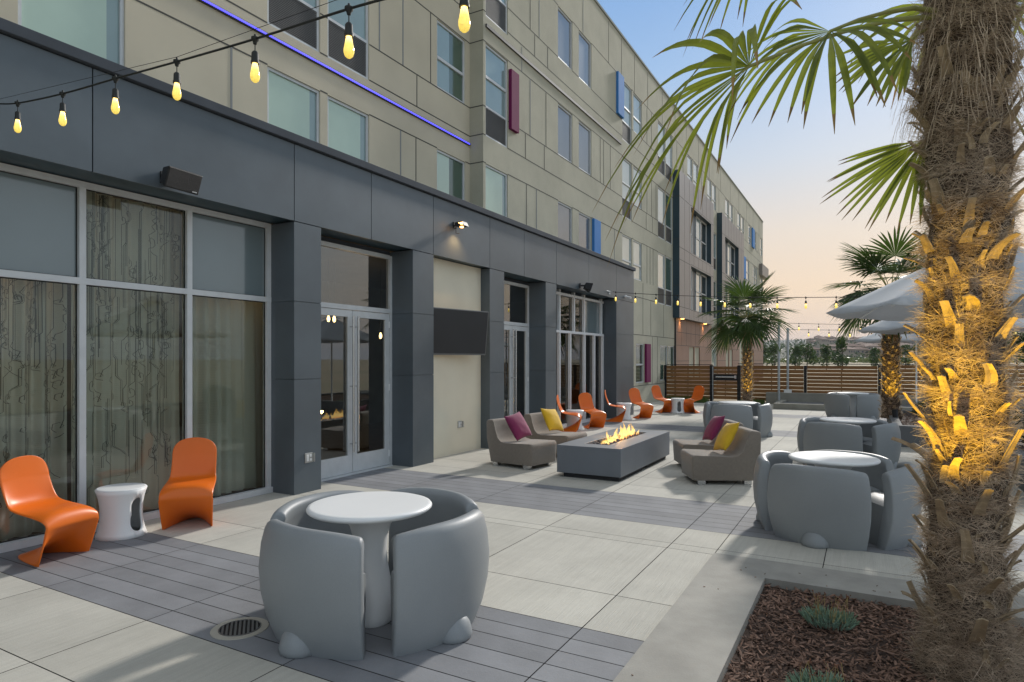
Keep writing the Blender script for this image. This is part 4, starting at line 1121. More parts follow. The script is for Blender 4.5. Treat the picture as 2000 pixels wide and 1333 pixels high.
b = B(); b.box(fx0+.08,fx1-.05,fy0+.06,(fy0+fy1)/2-.10,0,.064); b.box(fx0+.08,fx1-.05,(fy0+fy1)/2+.10,fy1-.06,0,.064); mk('plinth', b, 'fp_base', fp, world=True)
b = B()
ico = bmesh.new(); bmesh.ops.create_icosphere(ico, subdivisions=1, radius=1); iv_ = [v.co.copy() for v in ico.verts]; if_ = [[v.index for v in f.verts] for f in ico.faces]; ico.free()
for i in range(520):
    r_ = rnd.uniform(.012,.028); c = Vector((rnd.uniform(ix0+.02,ix1-.02),rnd.uniform(iy0+.02,iy1-.02),fz-.065+rnd.uniform(0,.045)))
    q = Euler((rnd.random()*6,rnd.random()*6,rnd.random()*6)).to_matrix(); sc_ = Vector((r_*rnd.uniform(.8,1.4),r_,r_*.7))
    b.add([c+q@Vector((v.x*sc_.x*rnd.uniform(.85,1.15),v.y*sc_.y,v.z*sc_.z)) for v in iv_], if_)
o = mk('lava_stones', b, 'stone', fp, world=True); o['kind'] = 'stuff'
for k_, (fy, fh) in enumerate(((iy0+.28,.13),(iy0+.55,.11),(iy0+.72,.17),(iy0+.95,.14),(iy0+1.08,.20),(iy0+1.32,.17),(iy0+1.42,.24),(iy0+1.55,.21),(iy0+1.62,.13))):
    b = B()
    for t_ in range(5):
        a = rnd.random()*6.3; ox, oy = rnd.gauss(0,.045), rnd.gauss(0,.05); hh = fh*rnd.uniform(.5,1.05); wd = rnd.uniform(.022,.045)
        rows = []; ph = rnd.random()*6
        for j in range(11):
            u = j/10; rr = wd*(math.sin(math.pi*min(1,u*.75+.22))**1.1)*(1-u**2.2)+.0006
            sx_, sy_ = .035*math.sin(ph+u*4.2)*u, .03*math.cos(ph*1.3+u*4.6)*u
            rows.append([((ix0+ix1)/2+ox+sx_+rr*math.cos(2*math.pi*i/8), fy+oy+sy_+rr*math.sin(2*math.pi*i/8), fz-.045+hh*u) for i in range(8)])
        b.grid(rows, closed=True)
    mk('flame', b, 'flame', fp, world=True, smooth=True)
lamp('fire_lamp','POINT',((ix0+ix1)/2,(iy0+iy1)/2+.1,fz+.14),6,(1,.5,.15),size=.03)

# ------------------------------------------------------------------ fence, gate, low walls
FY = 26.4
posts = [-7.33,-5.47,-4.39,-2.02,.40,2.63,4.9,7.2,9.5]
fl = thing('slat_fence','short run of cedar slat fence between the building and the gate','fence',(-6.4,FY,0),0,'horizontal slat fence along the far side')
frt = thing('slat_fence','long run of cedar slat fence right of the gate behind the low walls','fence',(2,FY,0),0,'horizontal slat fence along the far side')
def slats(parent, x0,x1,z0,z1,n=9):
    b = B(); p = (z1-z0)/n
    for i in range(n): b.box(x0,x1,FY-.012,FY+.012,z0+i*p+.009,z0+(i+1)*p-.009)
    mk('slat_panel', b, 'slat', parent, world=True)
    b = B(); xm = (x0+x1)/2; b.box(xm-.02,xm+.02,FY+.014,FY+.03,z0,z1); mk('batten', b, 'black', parent, world=True)
slats(fl,-7.28,-5.53,.08,1.44)
for i in range(2,len(posts)-1):
    slats(frt,posts[i]+.06,posts[i+1]-.06,.08 if i == 2 else .40,1.46 if i < 4 else 1.50, 9 if i == 2 else 8)
for x in posts:
    b = B(); b.box(x-.05,x+.05,FY-.05,FY+.05,0,1.46 if x < 0 else 1.50)
    mk('post', b, 'black', fl if x < -5 else frt, world=True)
b = B(); b.box(-7.28,-5.42,FY-.03,FY+.03,1.465,1.49); mk('top_rail', b, 'black', fl, world=True)
b = B(); b.box(-4.44,9.5,FY-.03,FY+.03,1.505,1.53); mk('top_rail', b, 'black', frt, world=True)
gt = thing('gate','slatted gate with a black panic bar plate between two black posts','gate',(-4.93,FY,0))
slats(gt,-5.38,-4.47,.1,1.42)
b = B(); b.box(-5.41,-5.38,FY-.03,FY+.02,.05,1.44); b.box(-4.47,-4.445,FY-.03,FY+.02,.05,1.44); mk('gate_frame', b, 'black', gt, world=True)
b = B(); b.box(-5.36,-4.47,FY-.05,FY-.02,.86,1.10); mk('bar_plate', b, 'black', gt, world=True)
b = B(); b.tube([(-5.28,FY-.09,.99),(-4.52,FY-.09,.99)],.03,10); b.box(-4.56,-4.49,FY-.11,FY-.05,.93,1.06); mk('panic_bar', b, 'steel', gt, world=True)
b = B(); b.tube([(-5.47+.07,FY-.06,.05),(-5.47+.07,FY-.06,1.4)],.018,8); mk('hinge_rod', b, 'galv', gt, world=True)

lw = thing('low_wall','low concrete kerb wall edging the far terrace in front of the fence','wall',(2,23.6,0))
b = B(); b.box(-2.80,9,23.52,23.70,0,.19); b.box(-2.80,-2.62,23.70,26.0,0,.19); mk('kerb_wall', b, 'wall_conc', lw, world=True, bevel=.008)
b = B(); b.quad((-2.62,23.7,.12),(9,23.7,.12),(9,25.9,.12),(-2.62,25.9,.12)); tag(mk('terrace', b, 'kerb_dark'), kind='structure')
uw = thing('retaining_wall','taller concrete wall directly under the long slat fence','wall',(2,26,0))
b = B(); b.box(-3.35,9,25.92,26.30,0,.44); mk('wall_body', b, 'wall_conc', uw, world=True, bevel=.008)
q = B()
for x in (-.5,2.2,4.8): q.box(x-.006,x+.006,25.917,25.92,.0,.44)
mk('wall_joint', q, 'joint', uw, world=True)

def pole(x,y,z0,h,label):
    t = thing('steel_pole',label,'pole',(x,y,z0),0,'galvanised poles holding the string lights')
    b = B(); b.tube([(0,0,0),(0,0,h)],.045,14); mk('shaft', b, 'galv', t, smooth=True, angle=40)
    b = B(); b.lathe([(.0001,h+.02),(.04,h+.018),(.05,h),(.05,h-.03)],14); b.tube([(0,0,h-.08),(.09,-.03,h-.07)],.008,6); mk('cap', b, 'galv', t)
    b = B(); b.box(-.1,.1,-.1,.1,0,.02) if z0 < .3 else b.box(-.13,.13,-.06,.06,0,.12); mk('base_plate', b, 'galv' if z0 < .3 else 'white_pl', t)
pole(-2.86,25.62,.12,2.97,'front galvanised pole rising from the terrace strip')
pole(-2.60,26.1,.44,2.42,'rear galvanised pole standing on the taller concrete wall')

# ------------------------------------------------------------------ umbrellas
def umbrella(x,y,ze,za,rad,label,n=8,rot=20):
    t = thing('patio_umbrella',label,'umbrella',(x,y,0),R(rot),'white patio umbrellas')
    b = B(); 
    def P(i, u, z_sag=True):
        a = 2*math.pi*i/n
        return a, u
    rows = []; K = 8; seg = n*6
    for j in range(K+1):
        u = .05+.95*j/K; row = []
        for i in range(seg):
            a = 2*math.pi*i/seg; ph = (i % 6)/6; half = math.pi/n
            k = math.cos(half)/math.cos((a % (2*half))-half)     # straight edges between ribs
            r_ = rad*u*k
            sag = -.07*u*math.sin(math.pi*ph)*1.0
            row.append((r_*math.cos(a), r_*math.sin(a), za-(za-ze)*(u**.93)+sag*.6))
        rows.append(row)
    b.grid(rows, closed=True); mk('canopy', b, 'canopy', t, smooth=True, solid=.004)
    b = B(); b.lathe([(.0001,za+.07),(.06,za+.05),(.22,za-.03),(.30,za-.06)],n*2); mk('vent', b, 'canopy', t, smooth=True)
    b = B(); b.tube([(0,0,.06),(0,0,za+.06)],.024,12); mk('pole', b, 'alu_bright', t, smooth=True)
    for i in range(n):
        a = 2*math.pi*i/n; b = B()
        b.tube([(.03*math.cos(a),.03*math.sin(a),za-.05),(rad*.97*math.cos(a),rad*.97*math.sin(a),ze-.015)],.009,6)
        b.tube([(.03*math.cos(a),.03*math.sin(a),za-.62),(rad*.5*math.cos(a),rad*.5*math.sin(a),za-(za-ze)*.5-.03)],.008,6)
        mk('rib', b, 'alu_bright', t)
    b = B(); b.lathe([(.0001,.0),(.26,0),(.26,.05),(.06,.065),(.04,.25),(.03,.25)],28); mk('base', b, 'galv', t, smooth=True, angle=40)
umbrella(1.20,9.05,2.27,3.12,1.66,'large white umbrella with the highest peak, just behind the big palm trunk',rot=8)
umbrella(1.45,15.0,2.28,3.05,1.66,'middle white umbrella below the larger one, over the raised planter',rot=14)
umbrella(1.33,23.2,2.28,3.0,1.75,'farthest white umbrella with a thin pole near the low wall',rot=14)

# ------------------------------------------------------------------ string lights
def string_light(name,label,pts,bulbpts,cr_=.006,bs=1.0,wire=True):
    t = thing(name,label,'string lights',tuple(pts[0]),0,'strings of warm bulbs')
    # smooth cable through the points
    P = [Vector(p) for p in pts]; cab = []
    for i in range(len(P)-1):
        p0 = P[max(i-1,0)]; p1 = P[i]; p2 = P[i+1]; p3 = P[min(i+2,len(P)-1)]
        for k in range(8):
            u = k/8; cab.append(.5*((2*p1)+(p2-p0)*u+(2*p0-5*p1+4*p2-p3)*u*u+(-p0+3*p1-3*p2+p3)*u**3))
    cab.append(P[-1])
    b = B(); b.tube(cab, cr_, 8); mk('cable', b, 'rubber', t, world=True, smooth=True)
    if wire:
        b = B(); b.tube([P[0]+Vector((0,0,.03)),P[len(P)//2]+Vector((0,0,.028)),P[-1]+Vector((0,0,.03))],.0016,5); mk('support_wire', b, 'black', t, world=True)
    for p in bulbpts:
        p = Vector(p); o = p - Vector(pts[0])
        b = B(); b.lathe([(.0001,.028),(.006,.026),(.007,.012),(.022,.008),(.022,-.006),(.014,-.014),(.010,-.030),(.0001,-.032)],10)
        b.tube([(0,0,-.03),(0,0,-.075)],.0032,6)
        b.lathe([(.0001,-.068),(.012,-.072),(.019,-.082),(.021,-.125),(.0235,-.13),(.0235,-.142),(.0001,-.143)],14)
        b.v = [(x*bs,y*bs,z*bs) for (x,y,z) in b.v]
        s = mk('socket', b, 'rubber', t, smooth=True, loc=tuple(o), angle=50)
        b = B(); b.lathe([(.016,-.140),(.017,-.150),(.023,-.175),(.0305,-.205),(.0305,-.222),(.024,-.240),(.012,-.250),(.0001,-.252)],18)
        b.v = [(x*bs*.88,y*bs*.88,z*bs) for (x,y,z) in b.v]
        mk('light_bulb', b, 'bulb', s, smooth=True)
    return t
near = [(-6.2,2.52,3.78),(-5.80,2.50,3.70),(-5.06,2.46,3.61),(-4.31,2.41,3.54),(-3.63,2.39,3.49),(-2.84,2.31,3.40),(-2.12,2.25,3.34),(-1.43,2.18,3.26),(-.7,2.1,3.25)]
string_light('string_lights','near string of large warm bulbs crossing the upper left corner',near,near[1:8],.0062,.92)
def along(a,b_,n,s0,s1,sag=.0):
    a,b_ = Vector(a),Vector(b_); out = []
    for i in range(n):
        u = s0+(s1-s0)*i/(n-1); p = a.lerp(b_,u); p.z -= sag*4*u*(1-u); out.append(p)
    return out
A_, B_ = (-6.20,16.86,3.57),(1.0,15.1,2.98)
string_light('string_lights','string of bulbs from the wing fascia across to the umbrellas',along(A_,B_,9,0,1,.10),along(A_,B_,12,.02,.95,.10),.007,1.0,False)
A2, B2 = (-2.83,25.6,3.05),(5.5,24.0,2.95)
string_light('string_lights','upper far string of bulbs from the front pole to the right',along(A2,B2,7,0,1,.14),along(A2,B2,12,.08,.95,.14),.007,1.0,False)
A3, B3 = (-2.57,26.1,2.82),(6,26.0,2.82)
string_light('string_lights','lower far string of bulbs from the rear pole to the right',along(A3,B3,7,0,1,.10),along(A3,B3,12,.08,.95,.10),.007,1.0,False)

# ------------------------------------------------------------------ palms
def leaf_mesh(b, hub, d, nrm, Rl, n=26, spread=R(125), droop=.35, w_=.026, jit=.06, fuse=.36, seed=0, cut=None, K=7, fold=.35, short=0.0, tips=False):
    rr = random.Random(seed)
    d = Vector(d).normalized(); nrm = Vector(nrm); nrm = (nrm - d*nrm.dot(d)).normalized(); side = d.cross(nrm).normalized()
    hub = Vector(hub)
    for i in range(n):
        u = -1+2*(i+.5)/n; a = spread*u + rr.gauss(0,jit*.35)
        dirv = d*math.cos(a) + side*math.sin(a)
        if cut and rr.random() < cut: continue
        Ln = Rl*(1-.28*abs(u)**1.6)*rr.uniform(.86,1.04)*(1-short*rr.random())
        tw = rr.gauss(0,jit)
        cup = .22*math.cos(a*.5)
        dr_ = droop*rr.uniform(.5,1.5)
        hang = rr.uniform(.5,.72)
        prev = None
        half_ang = spread/n
        for j in range(K+1):
            s = j/K; L_ = Ln*s
            p = hub + dirv*L_ + nrm*(cup*L_*(1-.5*s) + tw*L_*.3)
            p.z -= dr_*Ln*(max(0,s-fuse)/(1-fuse))**1.7*.9
            pull = dr_*.35*(max(0,s-fuse)/(1-fuse))**2; p = p - dirv*Ln*pull*.35
            p.x += 0
            wfus = math.tan(min(half_ang,.4))*L_*1.02
            wid = min(wfus, w_) if s < fuse+.05 else w_*(1-((s-fuse)/(1-fuse))**3.2*.94)
            wid = min(wid, w_)
            pd = side*math.cos(a) - d*math.sin(a)
            l_ = p - pd*wid; r_ = p + pd*wid; m_ = p - nrm*wid*fold
            cur = (l_, m_, r_)
            if prev is not None:
                b.add([prev[0],prev[1],prev[2],cur[0],cur[1],cur[2]], [(0,1,4,3),(1,2,5,4)], 1 if (tips and j == K) else 0)
            prev = cur

def stub(b, ang, z, r, ln, tilt, wd, curl, rr, th=.010, twist=0):
    """cut petiole base: a curved tapering slab leaving the trunk upward and outward"""
    er = Vector((math.cos(ang),math.sin(ang),0)); et = Vector((-math.sin(ang),math.cos(ang),0)); K = 6; prev = None
    base = er*r + Vector((0,0,z)); p = base.copy()
    for j in range(K+1):
        s = j/K; tl = tilt + curl*s
        dirv = (er*math.sin(tl) + Vector((0,0,1))*math.cos(tl) + et*twist*s).normalized()
        nn = (er*math.cos(tl) - Vector((0,0,1))*math.sin(tl))
        wv = wd*(1.15-.45*s)
        if j == K: wv *= 1.12
        L_, Rr = p-et*wv, p+et*wv
        cup = nn*wd*.28
        cur = [L_+cup, p-nn*th*.3, Rr+cup, Rr+cup+nn*th, p+nn*th, L_+cup+nn*th]
        if prev is not None:
            vs = prev+cur; b.add(vs, [(k,(k+1)%6,6+(k+1)%6,6+k) for k in range(6)])
        else: b.add(cur,[(0,1,4,5),(1,2,3,4)])
        prev = cur
        p = p + dirv*ln/K
    b.add(prev,[(0,5,4,1),(1,4,3,2)])

def fibres(b, rfun, z0,z1,n,ln,width,rr,out=.35, up=0.0, cx=0, cy=0, droopf=.3):
    for i in range(n):
        z = rr.uniform(z0,z1); a = rr.uniform(0,2*math.pi); r = rfun(z,a)*rr.uniform(.96,1.06)
        er = Vector((math.cos(a),math.sin(a),0)); et = Vector((-math.sin(a),math.cos(a),0))
        an = rr.gauss(0,.75) + (0 if rr.random() < .5 else math.pi)
        d = et*math.cos(an) + Vector((0,0,1))*math.sin(an)*.9 + er*rr.uniform(-.05,out) + Vector((0,0,up)); d.normalize()
        curl = (er*rr.gauss(-.05,.25) + Vector((0,0,rr.gauss(-.15,.3))) + et*rr.gauss(0,.35))
        L_ = ln*rr.uniform(.4,1.5); p = er*r + Vector((cx,cy,z)); K = 4; prev = None
        wv = (d.cross(er)).normalized()*width*rr.uniform(.6,1.4)
        for j in range(K+1):
            s = j/K; w_ = wv*(1-s*.75)
            rad_ = math.hypot(p.x-cx,p.y-cy); rmin = rfun(z,a)*.97
            if rad_ < rmin: q_ = rmin/max(rad_,1e-4); p.x = cx+(p.x-cx)*q_; p.y = cy+(p.y-cy)*q_
            cur = (p-w_, p+w_)
            if prev is not None: b.add([prev[0],prev[1],cur[1],cur[0]],[(0,1,2,3)])
            prev = cur; p = p + (d + curl*s)*L_/K

# foreground palm
mp_ = thing('palm_tree','big shaggy palm trunk in the foreground planter lit yellow in the middle','palm tree',(.48,4.30,-.03))
rr = random.Random(3)
def rmain(z,a=0):
    flare = .07*max(0,1-(z+.03)/.40)**1.6
    return .172 + flare + .012*math.sin(z*14+a*2) + .016*math.sin(z*5.1+1.3*a) + .03*max(0,(z-1.9)/1.5)
b = B(); rows = []
for j in range(90):
    z = j*.045; rows.append([(rmain(z,2*math.pi*i/36)*.97*math.cos(2*math.pi*i/36), rmain(z,2*math.pi*i/36)*.97*math.sin(2*math.pi*i/36), z) for i in range(36)])
b.grid(rows, closed=True); mk('trunk', b, 'core', mp_, smooth=True)
b = B()
fibres(b, rmain, .0, 3.9, 19000, .095, .0018, rr, out=.20)
fibres(b, rmain, .0, 3.9, 3400, .12, .0013, rr, out=.7)
fibres(b, rmain, .0, .28, 2600, .14, .0014, rr, out=.55)
# shaggy collars hanging under each ring of stubs
for k in range(17):
    zc = .35+k*.20
    fibres(b, lambda z,a,zc=zc: rmain(z,a)*1.06, zc-.03, zc+.03, 700, .10, .0013, rr, out=.9)
o = mk('trunk_fibre', b, 'fibre', mp_); o['kind'] = 'stuff'; o['label'] = 'matted hairy brown fibre round the trunk'
k = 0; z = .20
ang = 0
while z < 3.4 and k < 99:
    a = ang + rr.gauss(0,.12); b = B()
    low = z < 1.25
    ln = rr.uniform(.12,.20)*(1.3 if low else 1.0); wd = rr.uniform(.021,.034)
    stub(b, a, z-.02, rmain(z,a)*.97, ln, R(rr.uniform(14,46)), wd, R(rr.uniform(-15,42)), rr, th=.006, twist=rr.gauss(0,.45))
    mk('leaf_stub', b, 'stub', mp_)
    ang += 2.39996; z += .0320; k += 1
b = B()
for i in range(190):
    z = rr.uniform(.1,3.6); stub(b, rr.uniform(0,6.283), z, rmain(z)*.99, rr.uniform(.05,.12), R(rr.uniform(8,40)), rr.uniform(.010,.028), R(rr.uniform(-10,40)), rr, th=.005, twist=rr.gauss(0,.6))
o = mk('broken_leaf_bases', b, 'stub', mp_); o['kind'] = 'stuff'
# fronds of the foreground palm: (hub, outward direction, normal, radius, petiole start)
def frond(parent, org, hub, d, nrm, Rl, n, spread, droop, w_, seed, mt='frond', ps=None, cut=None, pr=.011, **kw):
    b = B(); leaf_mesh(b, hub, d, nrm, Rl, n, spread, droop, w_, seed=seed, cut=cut, K=9, tips=True, **kw)
    f = mk('frond', b, [mt,'tip'], parent, world=True)
    if ps is not None:
        b = B(); h = Vector(hub); p0 = Vector(ps); mid = (p0+h)/2 + Vector((0,0,.05))
        b.tube([p0, p0.lerp(mid,.5)+Vector((0,0,.02)), mid, mid.lerp(h,.5)+Vector((0,0,.01)), h, h+Vector(d).normalized()*.12], [pr*1.5,pr*1.3,pr*1.1,pr,pr*.9,pr*.3], 7)
        iv = inv_of(parent); b.v = [tuple(iv@Vector(v)) for v in b.v]
        mk('petiole', b, 'petiole', f, smooth=True)
O = None
def cv(r_,u_,f_): return Vector((.8746*r_-.4848*f_, .4848*r_+.8746*f_, u_))
frond(mp_,O,(-.53,3.48,3.21),cv(-.80,-.60,-.12),cv(-.58,.74,.22),.98,26,R(112),.42,.021,11,ps=(.33,4.2,3.58),pr=.010,jit=.16,cut=.06)
frond(mp_,O,(-.17,3.79,3.44),cv(-.62,-.74,-.1),cv(-.55,.42,-.62),.62,28,R(108),.38,.018,12,ps=(.36,4.2,3.6),pr=.010,jit=.16,cut=.04)
frond(mp_,O,(-.42,3.45,3.86),cv(-.75,-.6,0),cv(-.5,.8,.2),.60,20,R(95),.5,.018,13,ps=(.38,4.25,3.85),jit=.12)
frond(mp_,O,(.22,4.12,3.45),cv(-.75,-.66,.1),cv(-.4,.3,-.85),.50,13,R(42),.15,.015,14,ps=(.36,4.3,3.5),pr=.008,jit=.10)
frond(mp_,O,(.30,4.44,2.98),cv(-.66,-.78,.05),cv(-.5,.45,-.75),.68,19,R(52),.06,.015,15,ps=(.38,4.4,3.12),pr=.008,jit=.07,fuse=.2)
frond(mp_,O,(.82,4.75,3.0),cv(.55,-.75,.1),cv(.3,.4,-.85),.66,20,R(70),.15,.014,17,ps=(.6,4.45,3.2),pr=.008)
frond(mp_,O,(.85,4.6,3.75),cv(.8,-.3,.2),cv(.2,.8,-.4),.7,22,R(95),.35,.016,18,ps=(.6,4.4,3.6))
frond(mp_,O,(.5,3.7,3.95),(.1,-.9,-.1),(0,.2,1),.8,24,R(105),.4,.017,19,ps=(.48,4.2,3.8))
frond(mp_,O,(.45,4.9,3.95),(-.1,.9,-.1),(0,.2,1),.8,24,R(105),.4,.017,20,ps=(.48,4.5,3.8))
frond(mp_,O,(.9,3.95,3.9),(.8,-.5,-.1),(0,0,1),.8,24,R(105),.4,.017,21,ps=(.6,4.2,3.8))
# hanging dry fibres at the crown
b = B()
for i in range(500):
    a = rr.uniform(0,6.283); p = Vector((.48+math.cos(a)*.24,4.30+math.sin(a)*.24,rr.uniform(3.1,3.7))); prev=None
    d = Vector((math.cos(a)*.5,math.sin(a)*.5,-1)).normalized(); L_ = rr.uniform(.12,.4); wv = Vector((-math.sin(a),math.cos(a),0))*.0018
    for j in range(5):
        cur = (p-wv,p+wv)
        if prev: b.add([prev[0],prev[1],cur[1],cur[0]],[(0,1,2,3)])
        prev = cur; p = p + d*L_/4 + Vector((rr.gauss(0,.008),rr.gauss(0,.008),0)); d = (d+Vector((0,0,-.2))).normalized()
o = mk('hanging_fibre', b, 'fibre', mp_, world=True); o['kind'] = 'stuff'

def small_palm(loc, label, trunk_h, tr, Rl, nl, seed, z_light):
    t = thing('palm_tree',label,'palm tree',loc); rr = random.Random(seed)
    rf = lambda z,a=0: tr*(1+.12*math.sin(z*21+a)+.05*math.sin(z*9+a*3)) + tr*.5*max(0,1-z/.25)*.6
    b = B(); rows = []
    for j in range(int(trunk_h/.05)+1):
        z = j*.05; rows.append([(rf(z,2*math.pi*i/20)*.95*math.cos(2*math.pi*i/20),rf(z,2*math.pi*i/20)*.95*math.sin(2*math.pi*i/20),z) for i in range(20)])
    b.grid(rows, closed=True); mk('trunk', b, 'core', t, smooth=True)
    b = B(); fibres(b, rf, 0, trunk_h, 5000, .08, .003, rr, out=.5); o = mk('trunk_fibre', b, 'fibre', t); o['kind'] = 'stuff'
    b = B(); ang = 0; z = .08; k = 0
    while z < trunk_h:
        stub(b, ang+rr.gauss(0,.1), z, rf(z)*.95, rr.uniform(.07,.12), R(rr.uniform(20,50)), rr.uniform(.016,.028), R(rr.uniform(0,30)), rr, th=.008); ang += 2.39996; z += .017; k += 1
    o = mk('leaf_stubs', b, 'stub', t); o['kind'] = 'stuff'
    for i in range(nl):
        a = i*2.39996+rr.gauss(0,.15); el = R(70 - 110*(i/nl)**.9 + rr.gauss(0,6))
        pl_ = Rl*rr.uniform(.45,.62)
        er = Vector((math.cos(a),math.sin(a),0)); dirp = er*math.cos(el)+Vector((0,0,1))*math.sin(el)
        h0 = Vector((0,0,trunk_h-.05)); hub = h0 + dirp*pl_ + Vector((0,0,.04))
        ld = (er*math.cos(el-R(25))+Vector((0,0,1))*math.sin(el-R(25))).normalized()
        nn = er*(-math.sin(el-R(25)))+Vector((0,0,1))*math.cos(el-R(25))
        b = B(); leaf_mesh(b, hub, ld, nn, Rl*rr.uniform(.58,.72), 30, R(122), .06+.16*(i/nl), .026, seed=seed*100+i, jit=.05, K=5)
        f = mk('frond', b, 'frond2', t)
        b = B(); b.tube([h0, h0.lerp(hub,.5)+Vector((0,0,.03)), hub], [.013,.009,.006], 5); mk('petiole', b, 'petiole', f)
    return t
small_palm((-3.26,21.06,0),'full crowned palm in front of the gate, lit yellow low on its trunk',3.0,.125,1.42,24,5,0)
small_palm((.49,17.35,.33),'palm growing from the raised planter, crown half behind the umbrella',2.95,.185,1.42,24,9,0)

def uplight(loc, tgt, energy, label, spot=38):
    t = thing('uplight', label, 'light', loc)
    d = (Vector(tgt)-Vector(loc)).normalized()
    b = B(); b.tube([Vector((0,0,.12))-d*.10, Vector((0,0,.12))+d*.02, Vector((0,0,.12))+d*.10],[.05,.06,.066],16); mk('housing', b, 'black', t, smooth=True, angle=40)
    b = B(); b.tube([(0,0,-.02),(0,0,.10)],.012,8); mk('stake', b, 'black', t)
    b = B(); b.tube([Vector((0,0,.12))+d*.1001, Vector((0,0,.12))+d*.104],[.055,.055],14); mk('lens', b, 'warm', t)
    lamp('uplight_lamp','SPOT',tuple(Vector(loc)+Vector((0,0,.12))+d*.14),energy,(1,.61,.02),tgt,.02,spot,.8)
uplight((.02,2.75,-.03),(.46,4.12,1.62),430,'black uplight at the foot of the foreground palm bed',31)
uplight((.55,16.55,.35),(.49,17.2,1.35),55,'black uplight at the base of the planter palm',60)
uplight((-3.0,20.2,0.0),(-3.24,20.95,1.25),55,'black uplight in front of the gate palm',50)

# ------------------------------------------------------------------ small plants
def succulent(x,y,z,r,n,label,stalks=14,seed=1,m='succ'):
    t = thing('succulent_plant',label,'plant',(x,y,z)); rr = random.Random(seed); b = B()
    for i in range(n):
        a = rr.uniform(0,6.283); q = math.sqrt(rr.random())*r; p = Vector((q*math.cos(a),q*math.sin(a),0))
        d = Vector((math.cos(a)*q/r*.8+rr.gauss(0,.25),math.sin(a)*q/r*.8+rr.gauss(0,.25),1)).normalized(); L_ = rr.uniform(.03,.07)
        b.tube([p,p+d*L_*.5,p+d*L_*.85,p+d*L_],[.0022,.0038,.003,.0006],5)
    mk('leaves', b, m, t); b = B(); s_ = B()
    for i in range(stalks):
        a = rr.uniform(0,6.283); q = math.sqrt(rr.random())*r*.8; p = Vector((q*math.cos(a),q*math.sin(a),.03)); h = rr.uniform(.08,.16)
        tp = p+Vector((rr.gauss(0,.03),rr.gauss(0,.03),h)); b.tube([p,(p+tp)/2+Vector((rr.gauss(0,.006),0,0)),tp],.0013,4)
        for k in range(3):
            c = tp+Vector((rr.gauss(0,.005),rr.gauss(0,.005),rr.gauss(0,.004))); s_.tube([c,c+Vector((0,0,.006)),c+Vector((0,0,.010))],[.002,.0045,.001],5)
    mk('stalks', b, 'stalk', t); mk('seed_heads', s_, 'seed', t)['kind'] = 'stuff'
succulent(-.22,4.70,-.03,.15,420,'small blue green succulent clump near the back corner of the palm bed',26,1)
succulent(-.20,3.68,-.03,.15,420,'blue green succulent clump cut by the bottom edge of the frame',12,2)
succulent(1.3,15.3,.34,.16,160,'grey green plant in the raised planter near the palm',6,4)
def bush(name,x,y,z,r,h,n,label,m='bush',seed=0,ls=.035):
    rr = random.Random(seed); b = B()
    for i in range(n):
        v = Vector((rr.gauss(0,1),rr.gauss(0,1),rr.gauss(0,1))).normalized()*rr.uniform(.45,1)**.5
        k = 1+.25*noise.noise(v*2.3+Vector((seed,0,0)))
        p = Vector((v.x*r*k,v.y*r*k,h*.5+v.z*h*.5*k)); q = Euler((rr.random()*6,rr.random()*6,rr.random()*6)).to_matrix(); s = ls*rr.uniform(.6,1.3)
        b.add([p+q@Vector((-s*.35,0,0)),p+q@Vector((0,-s,0)),p+q@Vector((s*.35,0,0)),p+q@Vector((0,s,0))],[(0,1,2,3)])
    t = thing(name,label,'bush',(x,y,z)); mk('foliage', b, m, t)
    b = B()
    for i in range(5): a = i*1.26; b.tube([(0,0,0),(r*.3*math.cos(a),r*.3*math.sin(a),h*.5)],[.012,.005],5)
    mk('stem', b, 'bark', t); return t
bush('bush',2.35,11.6,.36,.42,.62,2600,'dark bush in the raised planter at the right edge',seed=3)
bush('bush',2.3,12.9,.36,.4,.55,2000,'second dark bush further along the right planter',seed=6)
bush('bush',1.2,17.0,.36,.3,.4,1200,'low dark bush beside the planter palm',seed=5)
b = B(); rr = random.Random(8)
for i in range(2600):
    x,y = rr.uniform(-7.1,-5.5),rr.uniform(25.2,26.2); h = rr.uniform(.10,.26); dx,dy = rr.gauss(0,.05),rr.gauss(0,.04)
    b.add([(x-.006,y,0.004),(x+.006,y,0.004),(x+dx,y+dy,h)],[(0,1,2)])
for i in range(1400):
    x,y = rr.uniform(-4.2,-3.4),rr.uniform(25.2,26.2); h = rr.uniform(.10,.22); b.add([(x-.006,y,0.004),(x+.006,y,0.004),(x+rr.gauss(0,.05),y,h)],[(0,1,2)])
tag(mk('grass', b, 'grass'), 'strip of green grass at the foot of the slat fence', 'grass', kind='stuff')

# ------------------------------------------------------------------ beyond the fence
def leafcloud(b, c, rx, ry, rz, n, ls, rr, seed=0):
    lobes = [Vector((rr.uniform(-.6,.6),rr.uniform(-.6,.6),rr.uniform(-.75,.8))) for _ in range(11)]
    for i in range(n):
        lb = lobes[rr.randrange(len(lobes))]; v = Vector((rr.gauss(0,1),rr.gauss(0,1),rr.gauss(0,1))).normalized()*rr.uniform(.3,1)**.4*.42
        q = lb*(1-.35*max(0,lb.z))+v
        q.x *= 1-.45*max(0,q.z); q.y *= 1-.45*max(0,q.z)
        p = Vector(c)+Vector((q.x*rx,q.y*ry,q.z*rz)); e_ = Euler((rr.random()*6,rr.random()*6,rr.random()*6)).to_matrix(); s = ls*rr.uniform(.6,1.4)
        b.add([p+e_@Vector((-s*.5,0,0)),p+e_@Vector((0,-s,0)),p+e_@Vector((s*.5,0,0)),p+e_@Vector((0,s,0))],[(0,1,2,3)])
def pix(u, d, z=-.12):
    a = R(29); l_ = (u-1000)/1250*d
    return (-d*math.sin(a)+l_*math.cos(a), d*math.cos(a)+l_*math.sin(a), z)
